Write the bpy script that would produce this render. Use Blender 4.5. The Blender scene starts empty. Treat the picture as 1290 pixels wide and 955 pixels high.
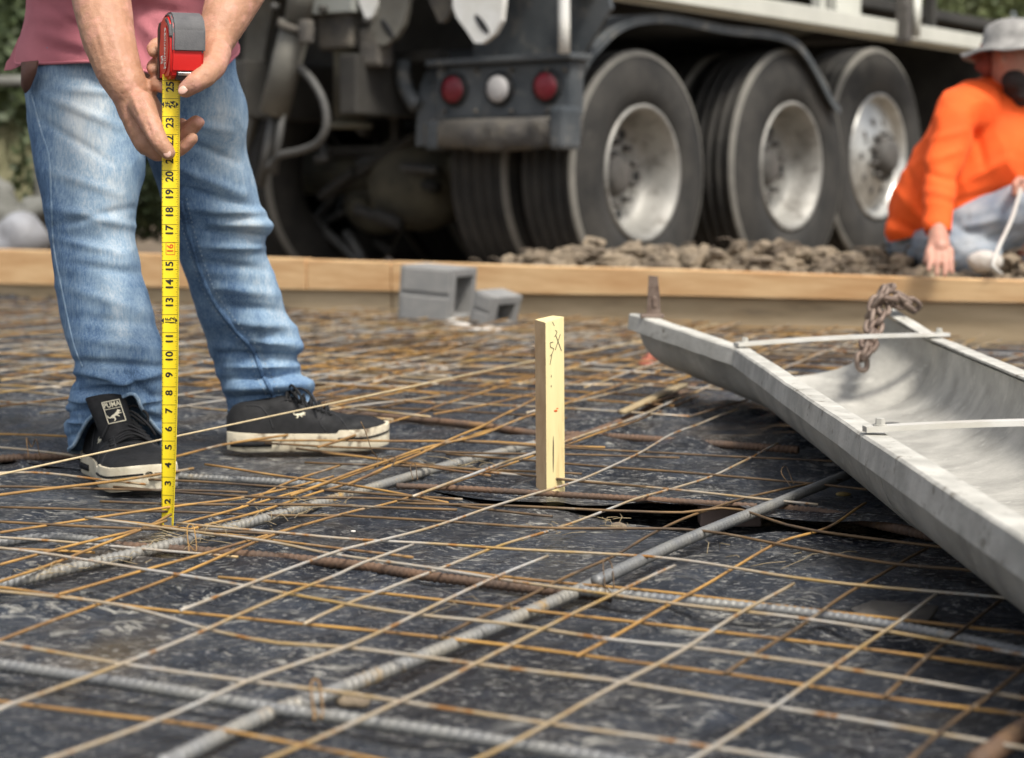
import bpy, bmesh, math, random
from math import sin, cos, pi, radians, sqrt, atan2, exp
from mathutils import Vector, Matrix, noise
random.seed(7)
V = Vector
# ------------------------------------------------------------------ camera, world, sun, exposure
F = 2300.0; H = 0.47; PHI = math.atan(0.10326)
scene = bpy.context.scene
cam_data = bpy.data.cameras.new('camera'); cam = bpy.data.objects.new('camera', cam_data)
scene.collection.objects.link(cam); scene.camera = cam
cam.location = (0, 0, H); cam.rotation_euler = (pi/2 - PHI, 0, 0)
cam_data.sensor_width = 36; cam_data.lens = F/1290*36
cam_data.clip_start = 0.05; cam_data.clip_end = 500
cam_data.dof.use_dof = True; cam_data.dof.focus_distance = 2.55; cam_data.dof.aperture_fstop = 4.9
cam_data.dof.aperture_blades = 0
world = bpy.data.worlds.new("World"); scene.world = world; world.use_nodes = True
wt = world.node_tree; bg = wt.nodes['Background']
sky = wt.nodes.new('ShaderNodeTexSky'); sky.sky_type = 'NISHITA'; sky.sun_disc = False
SUN_EL, SUN_AZ = radians(58), radians(150)      # azimuth clockwise from +Y
sky.sun_elevation = SUN_EL; sky.sun_rotation = SUN_AZ
sky.air_density = 1.0; sky.dust_density = 4.0; sky.ozone_density = 0.6
hs_ = wt.nodes.new('ShaderNodeHueSaturation'); hs_.inputs['Saturation'].default_value = .45      # thin high cloud
wt.links.new(sky.outputs[0], hs_.inputs['Color']); wt.links.new(hs_.outputs[0], bg.inputs[0]); bg.inputs[1].default_value = 0.14
sun_data = bpy.data.lights.new('sun', 'SUN'); sun = bpy.data.objects.new('sun', sun_data)
scene.collection.objects.link(sun)
sun_data.energy = 3.1; sun_data.angle = radians(12); sun_data.color = (1.0, 0.95, 0.87)
sd = V((sin(SUN_AZ)*cos(SUN_EL), cos(SUN_AZ)*cos(SUN_EL), sin(SUN_EL)))
sun.rotation_euler = (-sd).to_track_quat('-Z', 'Y').to_euler(); sun.location = sd*20
scene.view_settings.view_transform = 'Standard'; scene.view_settings.look = 'None'
scene.view_settings.exposure = 0.36; scene.view_settings.gamma = 1.0
scene.cycles.use_denoising = True
scene.cycles.max_bounces = 6
C = scene.collection

# ------------------------------------------------------------------ pixel (1290x955 photograph) to point
_f = V((0, cos(PHI), -sin(PHI))); _u = V((0, sin(PHI), cos(PHI))); _r = V((1, 0, 0)); _o = V((0, 0, H))
def ray(px, py): return _f + _r*((px-645)/F) - _u*((py-477.5)/F)
def G(px, py, z=0.0):
    d = ray(px, py); return _o + d*((z-H)/d.z)
def P(px, py, Y):
    d = ray(px, py); return _o + d*(Y/d.y)
def pix(p):
    d = p-_o; k = d.dot(_f); return 645+F*d.x/k, 477.5-F*d.dot(_u)/k

# ------------------------------------------------------------------ materials
def mat(name, c1, c2=None, scale=8.0, rough=0.7, rough2=None, metal=0.0, bump=0.0, bscale=40.0, stretch=(1,1,1),
        c3=None, thr3=(0.62, 0.7), scale3=20.0, world_co=False, spec=0.5, detail=6.0, thr=(0.35, 0.65), sss=0.0):
    m = bpy.data.materials.new(name); m.use_nodes = True
    nt = m.node_tree; N = nt.nodes; L = nt.links; b = N['Principled BSDF']
    b.inputs['Metallic'].default_value = metal; b.inputs['Roughness'].default_value = rough
    b.inputs['Specular IOR Level'].default_value = spec
    if sss:
        b.inputs['Subsurface Weight'].default_value = sss; b.inputs['Subsurface Radius'].default_value = (0.012, 0.005, 0.003)
        b.inputs['Subsurface Scale'].default_value = 0.5
    if world_co: src = N.new('ShaderNodeNewGeometry').outputs['Position']
    else: src = N.new('ShaderNodeTexCoord').outputs['Object']
    mp = N.new('ShaderNodeMapping'); mp.inputs['Scale'].default_value = stretch
    L.new(src, mp.inputs[0])
    def nz(sc, det=detail, ro=0.6):
        n = N.new('ShaderNodeTexNoise'); n.inputs['Scale'].default_value = sc; n.inputs['Detail'].default_value = det
        n.inputs['Roughness'].default_value = ro; L.new(mp.outputs[0], n.inputs['Vector']); return n.outputs['Fac']
    def ramp(fac, a, c):
        r = N.new('ShaderNodeMapRange'); r.inputs[1].default_value = a; r.inputs[2].default_value = c; L.new(fac, r.inputs[0]); return r.outputs[0]
    def mix(fac, A, B):
        x = N.new('ShaderNodeMix'); x.data_type = 'RGBA'
        if isinstance(fac, float): x.inputs[0].default_value = fac
        else: L.new(fac, x.inputs[0])
        for i, v in ((6, A), (7, B)):
            if isinstance(v, tuple): x.inputs[i].default_value = (*v, 1)
            else: L.new(v, x.inputs[i])
        return x.outputs[2]
    col = None
    if c2 is None: b.inputs['Base Color'].default_value = (*c1, 1); col = c1
    else: col = mix(ramp(nz(scale), *thr), c1, c2)
    if c3 is not None: col = mix(ramp(nz(scale3, 8.0, 0.7), *thr3), col, c3)
    if not isinstance(col, tuple): L.new(col, b.inputs['Base Color'])
    if rough2 is not None:
        r = N.new('ShaderNodeMapRange'); r.inputs[1].default_value = 0.35; r.inputs[2].default_value = 0.65
        r.inputs[3].default_value = rough; r.inputs[4].default_value = rough2
        L.new(nz(scale*1.7), r.inputs[0]); L.new(r.outputs[0], b.inputs['Roughness'])
    if bump:
        bp = N.new('ShaderNodeBump'); bp.inputs['Strength'].default_value = 1.0; bp.inputs['Distance'].default_value = bump
        L.new(nz(bscale, 8.0), bp.inputs['Height']); L.new(bp.outputs[0], b.inputs['Normal'])
    m['_h'] = 1
    return m
M = {}
M['steel_wire'] = mat('wire_steel', (.46,.45,.42), (.40,.26,.09), 7, .45, metal=.25, bump=.0008, bscale=300, c3=(.32,.15,.04), thr3=(.55,.62), scale3=19, world_co=True)
M['rust_wire'] = mat('wire_rust', (.46,.26,.07), (.16,.09,.045), 11, .7, metal=.1, bump=.0008, bscale=300, c3=(.36,.30,.22), thr3=(.57,.7), scale3=12, world_co=True)
M['dark_wire'] = mat('wire_dark', (.07,.05,.035), (.2,.12,.05), 11, .6, metal=.2, bump=.0008, bscale=300, c3=(.3,.26,.2), thr3=(.57,.7), scale3=12, world_co=True)
M['rebar_grey'] = mat('rebar_grey', (.18,.185,.19), (.28,.275,.25), 14, .5, metal=.35, bump=.0008, bscale=250, c3=(.30,.22,.11), thr3=(.58,.72), scale3=7, world_co=True)
M['rebar_tan'] = mat('rebar_tan', (.22,.225,.225), (.32,.295,.24), 9, .5, metal=.3, bump=.001, bscale=250, c3=(.38,.24,.08), thr3=(.58,.66), scale3=8, world_co=True)
M['rebar_rust'] = mat('rebar_rust', (.085,.06,.045), (.16,.09,.05), 12, .75, bump=.001, bscale=250, c3=(.26,.15,.06), thr3=(.6,.72), scale3=9, world_co=True)
M['timber'] = mat('timber', (.80,.54,.28), (.60,.34,.15), 3.2, .75, bump=.001, bscale=30, stretch=(1,1,9), c3=(.35,.20,.10), thr3=(.68,.8), scale3=2.5, world_co=True)
M['timber_dull'] = mat('timber_dull', (.58,.44,.27), (.42,.31,.18), 3, .85, bump=.001, bscale=30, stretch=(1,1,6), c3=(.2,.16,.12), thr3=(.6,.8), scale3=3, world_co=True)
M['stake'] = mat('stake_wood', (.83,.72,.38), (.74,.60,.29), 26, .65, bump=.0006, bscale=140, stretch=(1,1,.10), c3=(.5,.33,.14), thr3=(.56,.74), scale3=45)
M['stake_saw'] = mat('stake_wood_shaded', (.66,.47,.27), (.52,.34,.18), 30, .8, bump=.001, bscale=180, stretch=(1,1,.5))  # darker copy of the stake wood, with left-face shade in its colour
M['chute'] = mat('chute_metal', (.27,.262,.235), (.45,.435,.39), 10, .8, rough2=.6, metal=.0, bump=.0012, bscale=90, c3=(.50,.485,.435), thr3=(.56,.70), scale3=30)
M['chute_rim'] = mat('chute_rim_metal', (.38,.37,.33), (.56,.545,.49), 18, .8, metal=.1, bump=.0008, bscale=160, c3=(.20,.18,.145), thr3=(.58,.66), scale3=38)
M['chute_strap'] = mat('strap_metal', (.60,.59,.55), (.5,.48,.42), 14, .5, metal=.1, bump=.0004, bscale=150)
M['chain'] = mat('chain_rust', (.12,.08,.06), (.26,.20,.16), 40, .6, metal=.4, bump=.0008, bscale=300)
M['block'] = mat('block_grey', (.21,.21,.205), (.27,.265,.25), 12, .95, bump=.003, bscale=160, c3=(.4,.39,.36), thr3=(.7,.85), scale3=20)
M['tyre'] = mat('tyre_rubber', (.015,.0147,.0135), (.042,.039,.034), 5, .85, bump=.002, bscale=60, c3=(.10,.093,.08), thr3=(.6,.85), scale3=6)
M['tyre_edge'] = mat('tyre_shoulder', (.14,.135,.12), (.20,.19,.165), 7, .9, bump=.001, bscale=60)
M['rim'] = mat('rim_metal', (.24,.235,.215), (.36,.35,.32), 5, .58, metal=.4, bump=.001, bscale=40, c3=(.11,.10,.085), thr3=(.50,.68), scale3=9)
M['rim_bright'] = mat('rim_alloy', (.55,.55,.52), (.38,.37,.34), 8, .38, metal=.6, c3=(.13,.12,.10), thr3=(.54,.66), scale3=11)
M['hub'] = mat('hub_dark', (.05,.048,.043), (.11,.1,.09), 9, .7)
M['fender'] = mat('fender_blue_grey', (.042,.050,.056), (.085,.092,.096), 5, .45, rough2=.7, bump=.002, bscale=18, c3=(.19,.18,.155), thr3=(.54,.72), scale3=9)
M['mudcake'] = mat('mud_cake', (.14,.125,.10), (.075,.07,.065), 9, .95, bump=.01, bscale=25)
M['lamp_red'] = mat('lens_red', (.22,.015,.025), (.15,.012,.02), 14, .35)
M['lamp_white'] = mat('lens_white', (.52,.50,.49), (.42,.41,.40), 14, .4)
M['rubber_black'] = mat('rubber_black', (.012,.012,.012), None, rough=.6)
M['rail_white'] = mat('rail_cream', (.60,.60,.53), (.52,.52,.46), 5, .5, c3=(.35,.32,.26), thr3=(.66,.8), scale3=8)
M['truck_dark'] = mat('chassis_dark', (.020,.019,.017), (.045,.042,.036), 5, .8, bump=.003, bscale=25)
M['truck_grey'] = mat('chassis_grey', (.10,.096,.082), (.17,.162,.135), 5, .7, bump=.002, bscale=30, c3=(.10,.085,.06), thr3=(.55,.75), scale3=9)
M['truck_tan'] = mat('hub_tan', (.13,.118,.08), (.06,.055,.04), 6, .8, bump=.002, bscale=30)
M['white_paint'] = mat('white_paint', (.78,.78,.75), (.65,.64,.58), 10, .5, c3=(.4,.33,.22), thr3=(.68,.8), scale3=14)
M['hose'] = mat('hose_grey', (.05,.05,.047), (.09,.087,.08), 12, .6)
M['body_grey'] = mat('mixer_grey', (.33,.34,.31), (.25,.26,.24), 3, .5)
M['skin'] = mat('skin_tan', (.47,.255,.155), (.39,.20,.12), 30, .58, bump=.0016, bscale=110, sss=.12, c3=(.60,.30,.23), thr3=(.48,.70), scale3=24)
M['skin_face'] = mat('skin_face', (.52,.27,.19), (.44,.21,.15), 20, .5, sss=.1)
M['nail'] = mat('nail', (.66,.42,.33), (.62,.36,.28), 60, .3, sss=.1)
M['hair'] = mat('hair_dark', (.015,.011,.009), (.03,.02,.016), 50, .8, bump=.003, bscale=150)
M['shirt_red'] = mat('shirt_rose', (.58,.20,.23), (.50,.16,.19), 12, .9, bump=.0006, bscale=600)
M['shirt_orange'] = mat('shirt_orange', (.95,.125,.012), (.85,.095,.01), 4, .85, bump=.001, bscale=300)
M['hat'] = mat('hat_grey', (.34,.33,.31), (.18,.175,.165), 18, .9, bump=.001, bscale=300)
M['leather'] = mat('leather_brown', (.11,.05,.035), (.17,.08,.055), 30, .6, bump=.001, bscale=200)
M['shoe_black'] = mat('shoe_black', (.010,.0105,.011), (.018,.018,.019), 40, .6, rough2=.85, spec=.3, bump=.0006, bscale=500, c3=(.04,.037,.033), thr3=(.66,.85), scale3=30)
M['shoe_suede'] = mat('shoe_suede', (.022,.023,.025), (.035,.035,.037), 60, .95, bump=.001, bscale=700)
M['shoe_sole'] = mat('shoe_sole', (.70,.64,.49), (.60,.52,.37), 25, .75, bump=.001, bscale=120, c3=(.17,.12,.075), thr3=(.54,.66), scale3=22)
M['label_cream'] = mat('label_cream', (.72,.66,.48), None, rough=.6)
M['case_red'] = mat('case_red', (.62,.016,.012), (.55,.013,.012), 20, .35)
M['case_grey'] = mat('case_grey', (.085,.085,.088), (.12,.118,.118), 40, .8, bump=.0005, bscale=400)
M['case_black'] = mat('case_black', (.015,.014,.014), None, rough=.45)
M['blade'] = mat('blade_yellow', (.86,.66,.015), (.82,.61,.012), 30, .35, c3=(.6,.5,.12), thr3=(.70,.85), scale3=60)
M['ink'] = mat('ink_black', (.01,.01,.01), None, rough=.5)
M['ink_red'] = mat('ink_red', (.65,.10,.01), None, rough=.5)
M['clip_metal'] = mat('clip_metal', (.5,.5,.48), None, rough=.3, metal=.9)
M['dirt'] = mat('dirt', (.20,.155,.105), (.115,.085,.058), 9, .95, bump=.006, bscale=60, world_co=True, c3=(.30,.24,.165), thr3=(.58,.75), scale3=16)
M['clod'] = mat('clod', (.30,.24,.165), (.12,.093,.066), 9, .95, bump=.006, bscale=50, world_co=True, c3=(.36,.29,.20), thr3=(.56,.72), scale3=11)
M['soil_dark'] = mat('soil_dark', (.045,.035,.028), (.03,.025,.02), 9, .95, bump=.004, bscale=60, world_co=True)
M['brick'] = mat('brick_dusty', (.36,.26,.22), (.28,.21,.18), 30, .9, bump=.001, bscale=120)
M['plastic_white'] = mat('plastic_white', (.62,.60,.55), (.5,.47,.42), 14, .4, bump=.003, bscale=40)
M['leaf'] = mat('leaf_green', (.09,.12,.04), (.15,.17,.07), 3, .6, world_co=True)
M['leaf_dark'] = mat('leaf_dark_green', (.04,.06,.02), (.07,.09,.035), 3, .6, world_co=True)
M['bark'] = mat('bark', (.10,.075,.05), (.15,.12,.09), 20, .9, bump=.01, bscale=20)
M['grass'] = mat('grass_dull', (.16,.16,.08), (.25,.23,.14), 2, .9, bump=.02, bscale=8, world_co=True)
M['stone'] = mat('stone_grey', (.20,.20,.18), (.12,.12,.105), 6, .9, bump=.01, bscale=12)
M['string'] = mat('string_tan', (.58,.47,.28), (.46,.36,.21), 60, .8)
M['cement_paste'] = mat('wood_strip', (.42,.33,.19), (.30,.23,.13), 20, .85, bump=.001, bscale=90)
M['rag_red'] = mat('rag_red', (.40,.13,.08), (.28,.09,.06), 20, .9)
M['leaf_dry'] = mat('leaf_dry', (.35,.26,.09), (.22,.15,.05), 40, .8)

# black polythene: dark, glossy, splashed with dried mud and cement dust
def plastic_mat():
    m = bpy.data.materials.new('black_plastic'); m.use_nodes = True
    nt = m.node_tree; N = nt.nodes; L = nt.links; b = N['Principled BSDF']
    pos = N.new('ShaderNodeNewGeometry').outputs['Position']
    def mp(sc, rot=0.0):
        x = N.new('ShaderNodeMapping'); x.inputs['Scale'].default_value = sc; x.inputs['Rotation'].default_value = (0,0,rot); L.new(pos, x.inputs[0]); return x.outputs[0]
    def nz(vec, sc, det=6.0, ro=.6, dist=0.0):
        n = N.new('ShaderNodeTexNoise'); n.inputs['Scale'].default_value = sc; n.inputs['Detail'].default_value = det
        n.inputs['Roughness'].default_value = ro; n.inputs['Distortion'].default_value = dist; L.new(vec, n.inputs['Vector']); return n.outputs['Fac']
    def rng(fac, a, c, lo=0.0, hi=1.0):
        r = N.new('ShaderNodeMapRange'); r.inputs[1].default_value = a; r.inputs[2].default_value = c
        r.inputs[3].default_value = lo; r.inputs[4].default_value = hi; L.new(fac, r.inputs[0]); return r.outputs[0]
    def mul(a, c):
        x = N.new('ShaderNodeMath'); x.operation = 'MULTIPLY'; L.new(a, x.inputs[0])
        if isinstance(c, float): x.inputs[1].default_value = c
        else: L.new(c, x.inputs[1])
        return x.outputs[0]
    def mix(fac, A, B):
        x = N.new('ShaderNodeMix'); x.data_type = 'RGBA'; L.new(fac, x.inputs[0])
        for i, v in ((6, A), (7, B)):
            if isinstance(v, tuple): x.inputs[i].default_value = (*v, 1)
            else: L.new(v, x.inputs[i])
        return x.outputs[2]
    p0 = mp((1,1,1)); ps = mp((1,2.2,1), .5)
    film = rng(nz(p0, 3.2, 9, .70, .6), .40, .66)            # thin grey dust film
    mud = rng(nz(p0, 1.7, 7, .6, .8), .56, .70)              # brown mud areas
    area = rng(nz(p0, 2.2, 3, .5), .25, .60)
    specks = rng(nz(ps, 46, 5, .68, .5), .60, .66)            # dried splashes
    fine = rng(nz(p0, 130, 4, .65), .60, .68)                 # small light spots
    c = mix(film, (.006,.009,.016), (.042,.052,.070))
    c = mix(mul(mud, .85), c, (.105,.078,.045))
    big = rng(nz(p0, 3.0, 5, .6, .8), .49, .62)
    blot = rng(nz(mp((1,1.6,1), .5), 24, 7, .66, 1.1), .55, .61)
    c = mix(mul(mul(blot, big), .90), c, (.46,.445,.39))
    sm = rng(nz(mp((1,2.4,1), .35), 70, 4, .6, .6), .59, .63)
    c = mix(mul(mul(sm, area), .55), c, (.66,.64,.58))
    rd = N.new('ShaderNodeTexNoise'); rd.noise_type = 'RIDGED_MULTIFRACTAL'; rd.inputs['Scale'].default_value = 5.5; rd.inputs['Detail'].default_value = 6
    rd.inputs['Distortion'].default_value = .5; L.new(mp((1,1.5,1), .8), rd.inputs['Vector'])
    ridge = rng(rd.outputs['Fac'], .9, 1.9)
    c = mix(mul(ridge, .40), c, (.17,.18,.20))  # ridges lightened: the sheet's sheen is painted into the colour
    c = mix(mul(mul(specks, area), .80), c, (.42,.40,.35))
    c = mix(mul(fine, .45), c, (.58,.56,.52))
    L.new(c, b.inputs['Base Color'])
    r0 = rng(nz(p0, 5, 7, .65), .38, .62, .13, .38)
    mx = N.new('ShaderNodeMath'); mx.operation = 'MAXIMUM'; L.new(r0, mx.inputs[0]); L.new(mul(specks, .8), mx.inputs[1])
    L.new(mx.outputs[0], b.inputs['Roughness']); b.inputs['Specular IOR Level'].default_value = .55
    h = N.new('ShaderNodeMath'); h.operation = 'ADD'; L.new(mul(nz(mp((1,1.8,1), .9), 9, 9, .68, .9), 1.0), h.inputs[0]); L.new(mul(specks, .03), h.inputs[1])
    h2 = N.new('ShaderNodeMath'); h2.operation = 'ADD'; L.new(h.outputs[0], h2.inputs[0]); L.new(mul(ridge, .16), h2.inputs[1]); h = h2
    bp = N.new('ShaderNodeBump'); bp.inputs['Strength'].default_value = .95; bp.inputs['Distance'].default_value = .036
    L.new(h.outputs[0], bp.inputs['Height']); L.new(bp.outputs[0], b.inputs['Normal'])
    return m
M['plastic'] = plastic_mat()

def denim_mat():
    m = bpy.data.materials.new('denim'); m.use_nodes = True
    nt = m.node_tree; N = nt.nodes; L = nt.links; b = N['Principled BSDF']
    b.inputs['Roughness'].default_value = .92; b.inputs['Specular IOR Level'].default_value = .15
    pos = N.new('ShaderNodeTexCoord').outputs['Object']
    def mp(sc, rot=(0,0,0)):
        x = N.new('ShaderNodeMapping'); x.inputs['Scale'].default_value = sc; x.inputs['Rotation'].default_value = rot; L.new(pos, x.inputs[0]); return x.outputs[0]
    def nz(vec, sc, det=5.0, ro=.6):
        n = N.new('ShaderNodeTexNoise'); n.inputs['Scale'].default_value = sc; n.inputs['Detail'].default_value = det
        n.inputs['Roughness'].default_value = ro; L.new(vec, n.inputs['Vector']); return n.outputs['Fac']
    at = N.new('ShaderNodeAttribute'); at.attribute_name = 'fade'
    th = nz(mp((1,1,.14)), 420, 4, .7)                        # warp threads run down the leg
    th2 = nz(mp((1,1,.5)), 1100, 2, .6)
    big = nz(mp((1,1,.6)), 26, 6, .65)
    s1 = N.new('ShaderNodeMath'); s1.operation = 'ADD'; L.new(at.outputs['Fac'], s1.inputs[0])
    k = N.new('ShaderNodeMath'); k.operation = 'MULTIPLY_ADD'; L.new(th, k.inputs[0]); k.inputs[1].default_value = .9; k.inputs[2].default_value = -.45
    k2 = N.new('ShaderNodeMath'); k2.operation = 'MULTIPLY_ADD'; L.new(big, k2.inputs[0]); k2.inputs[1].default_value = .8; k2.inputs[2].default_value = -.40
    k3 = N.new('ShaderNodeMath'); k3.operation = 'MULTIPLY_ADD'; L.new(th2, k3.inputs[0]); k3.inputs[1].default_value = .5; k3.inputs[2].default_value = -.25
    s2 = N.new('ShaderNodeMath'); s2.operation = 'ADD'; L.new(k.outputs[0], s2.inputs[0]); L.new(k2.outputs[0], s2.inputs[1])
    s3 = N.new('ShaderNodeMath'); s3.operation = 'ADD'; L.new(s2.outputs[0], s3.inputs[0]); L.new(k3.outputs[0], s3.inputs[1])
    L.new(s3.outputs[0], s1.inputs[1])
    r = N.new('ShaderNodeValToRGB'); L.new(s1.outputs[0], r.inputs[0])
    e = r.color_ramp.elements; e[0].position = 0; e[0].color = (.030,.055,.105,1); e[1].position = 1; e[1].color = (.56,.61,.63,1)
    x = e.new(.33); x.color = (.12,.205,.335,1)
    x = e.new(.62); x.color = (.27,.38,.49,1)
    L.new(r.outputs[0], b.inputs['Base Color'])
    bp = N.new('ShaderNodeBump'); bp.inputs['Strength'].default_value = .7; bp.inputs['Distance'].default_value = .0008
    L.new(th, bp.inputs['Height']); L.new(bp.outputs[0], b.inputs['Normal'])
    return m
M['denim'] = denim_mat()
M['denim_pale'] = mat('denim_pale', (.20,.25,.31), (.38,.41,.43), 9, .95, bump=.001, bscale=300)
M['stitch'] = mat('stitching', (.42,.47,.50), (.30,.38,.46), 300, .9)

# ------------------------------------------------------------------ object helpers
def tag(o, label=None, cat=None, group=None, kind=None):
    if label: o['label'] = label
    if cat: o['category'] = cat
    if group: o['group'] = group
    if kind: o['kind'] = kind
    return o
def empty(name, loc, rz=0.0):
    o = bpy.data.objects.new(name, None); C.objects.link(o); o.location = loc; o.rotation_euler = (0,0,rz)
    o.empty_display_size = .1
    o['_m'] = [c for row in (Matrix.Translation(V(loc)) @ Matrix.Rotation(rz, 4, 'Z')) for c in row]
    return o
def wm(o):
    if o is None: return Matrix.Identity(4)
    c = list(o['_m']); return Matrix([c[0:4], c[4:8], c[8:12], c[12:16]])
def obj(name, bm, m, parent=None, origin=None, smooth=True, local=False):
    """bm holds world coordinates (or the parent's, when local); links it as ONE mesh object"""
    me = bpy.data.meshes.new(name)
    pm = wm(parent)
    if local: W = Matrix.Identity(4); mine = pm
    else:
        W = pm.inverted(); mine = pm
    if origin is not None and parent is None: W = Matrix.Translation(-V(origin)); mine = Matrix.Translation(V(origin))
    bmesh.ops.transform(bm, matrix=W, verts=bm.verts)
    bm.to_mesh(me); bm.free()
    if smooth:
        me.polygons.foreach_set('use_smooth', [True]*len(me.polygons))
    o = bpy.data.objects.new(name, me); C.objects.link(o)
    for mm in (m if isinstance(m, (list, tuple)) else [m]): me.materials.append(mm)
    if parent is not None: o.parent = parent
    elif origin is not None: o.location = origin
    o['_m'] = [c for row in mine for c in row]
    return o
def sharp(o, deg=35):
    me = o.data
    try: me.set_sharp_from_angle(angle=radians(deg))
    except Exception: pass
    return o
def NB(): return bmesh.new()
def box(bm, c, s, R=None, bev=0.0):
    r = bmesh.ops.create_cube(bm, size=1.0); vs = r['verts']
    for v in vs: v.co = V((v.co.x*s[0], v.co.y*s[1], v.co.z*s[2]))
    if bev:
        es = list({e for v in vs for e in v.link_edges})
        rr = bmesh.ops.bevel(bm, geom=es, offset=bev, segments=2, affect='EDGES', profile=.6)
        vs = list({v for f in rr['faces'] for v in f.verts} | {v for v in vs if v.is_valid})
        seen = set(); st = list(vs)
        while st:
            v = st.pop()
            if v in seen: continue
            seen.add(v)
            for e in v.link_edges: st.append(e.other_vert(v))
        vs = list(seen)
    for v in vs:
        co = v.co
        if R is not None: co = R @ co
        v.co = co + V(c)
    return vs
def frame(t):
    t = t.normalized(); a = V((0,0,1)) if abs(t.z) < .9 else V((1,0,0))
    n = t.cross(a).normalized(); return n, t.cross(n).normalized()
def smooth_path(pts, step):
    pts = [V(p) for p in pts]
    if len(pts) == 2: pts = [pts[0], (pts[0]+pts[1])/2, pts[1]]
    ext = [pts[0]*2-pts[1]] + pts + [pts[-1]*2-pts[-2]]
    out = []
    for i in range(1, len(ext)-2):
        a, b, c, d = ext[i-1:i+3]; n = max(1, int((c-b).length/step))
        for k in range(n):
            t = k/n
            out.append(.5*((2*b)+(c-a)*t+(2*a-5*b+4*c-d)*t*t+(3*b-a-3*c+d)*t**3))
    out.append(pts[-1]); return out
def tube(bm, path, r, seg=8, caps=True, rf=None):
    """rf(distance, angle) gives a radius factor"""
    n = len(path); rings = []; s = 0.0
    t0 = (path[1]-path[0]).normalized(); a, b = frame(t0)
    for i, p in enumerate(path):
        t = (path[min(i+1,n-1)]-path[max(i-1,0)])
        if t.length < 1e-9: t = t0
        t = t.normalized(); a = (a - t*a.dot(t)).normalized(); b = t.cross(a)
        if i: s += (p-path[i-1]).length
        rr = r[i] if isinstance(r, (list, tuple)) else r
        ring = []
        for k in range(seg):
            th = 2*pi*k/seg; q = rr*(rf(s, th) if rf else 1.0)
            ring.append(bm.verts.new(p + a*(cos(th)*q) + b*(sin(th)*q)))
        rings.append(ring); t0 = t
    for i in range(n-1):
        for k in range(seg):
            bm.faces.new((rings[i][k], rings[i][(k+1)%seg], rings[i+1][(k+1)%seg], rings[i+1][k]))
    if caps:
        bm.faces.new(rings[0][::-1]); bm.faces.new(rings[-1])
    return rings
def cyl(bm, p0, p1, r0, r1=None, seg=24):
    return tube(bm, [V(p0), V(p1)], [r0, r1 if r1 is not None else r0], seg)
def ball(bm, c, r, R=None, sub=3):
    s = (r, r, r) if not isinstance(r, (tuple, list)) else r
    vs = bmesh.ops.create_icosphere(bm, subdivisions=sub, radius=1.0)['verts']
    for v in vs:
        co = V((v.co.x*s[0], v.co.y*s[1], v.co.z*s[2]))
        if R is not None: co = R @ co
        v.co = co + V(c)
    return vs
def cap(bm, p0, p1, r0, r1, flat=None):
    """tapered capsule as overlapping closed shells (for a later remesh)"""
    p0, p1 = V(p0), V(p1)
    ball(bm, p0, r0, sub=2); ball(bm, p1, r1, sub=2)
    if (p1-p0).length > 1e-4: cyl(bm, p0, p1, r0, r1, 16)
def chain(bm, pts):
    for (a, ra), (b, rb) in zip(pts, pts[1:]): cap(bm, a, b, ra, rb)
def prism(bm, pts, depth_vec):
    """closed polygon (list of Vectors) extruded by depth_vec"""
    a = [bm.verts.new(V(p)) for p in pts]; b = [bm.verts.new(V(p)+V(depth_vec)) for p in pts]
    n = len(pts); bm.faces.new(a[::-1]); bm.faces.new(b)
    for i in range(n): bm.faces.new((a[i], a[(i+1)%n], b[(i+1)%n], b[i]))
    return a+b
def sheet(bm, rows, close=False):
    """grid of points -> faces"""
    g = [[bm.verts.new(V(p)) for p in row] for row in rows]
    for i in range(len(g)-1):
        n = len(g[i])
        for k in range(n if close else n-1):
            bm.faces.new((g[i][k], g[i][(k+1)%n], g[i+1][(k+1)%n], g[i+1][k]))
    return g
def lathe(bm, prof, axis_o, ax, up, seg=48):
    axis_o = V(axis_o)
    """prof: (offset along ax, radius)"""
    ax = V(ax).normalized(); a = V(up).normalized(); b = ax.cross(a)
    rings = []
    for (h, r) in prof:
        rings.append([bm.verts.new(V(axis_o)+ax*h+(a*cos(2*pi*k/seg)+b*sin(2*pi*k/seg))*max(r, 1e-4)) for k in range(seg)])
    for i in range(len(prof)-1):
        for k in range(seg): bm.faces.new((rings[i][k], rings[i][(k+1)%seg], rings[i+1][(k+1)%seg], rings[i+1][k]))
def remesh(bm, voxel, smooth=4, fac=.5):
    """union of closed shells -> one continuous surface"""
    me = bpy.data.meshes.new('tmp'); bm.to_mesh(me); bm.free()
    o = bpy.data.objects.new('tmp', me); C.objects.link(o)
    md = o.modifiers.new('r', 'REMESH'); md.mode = 'VOXEL'; md.voxel_size = voxel
    if smooth:
        ms = o.modifiers.new('s', 'SMOOTH'); ms.factor = fac; ms.iterations = smooth
    dg = bpy.context.evaluated_depsgraph_get(); ev = o.evaluated_get(dg)
    out = bmesh.new(); out.from_mesh(ev.to_mesh()); ev.to_mesh_clear()
    bpy.data.objects.remove(o); bpy.data.meshes.remove(me)
    return out
def text_bm(s, size, depth=.0002, bold=0.0, align='CENTER'):
    k_ = size; cu = bpy.data.curves.new('t', 'FONT'); cu.body = s; cu.size = 1.0; cu.extrude = depth/k_; cu.offset = bold/k_*.55
    cu.align_x = align; cu.align_y = 'CENTER'
    o = bpy.data.objects.new('t', cu); C.objects.link(o)
    dg = bpy.context.evaluated_depsgraph_get(); me = bpy.data.meshes.new_from_object(o.evaluated_get(dg))
    bm = bmesh.new(); bm.from_mesh(me); bpy.data.objects.remove(o); bpy.data.meshes.remove(me)
    for v in bm.verts: v.co *= k_
    return bm
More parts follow.
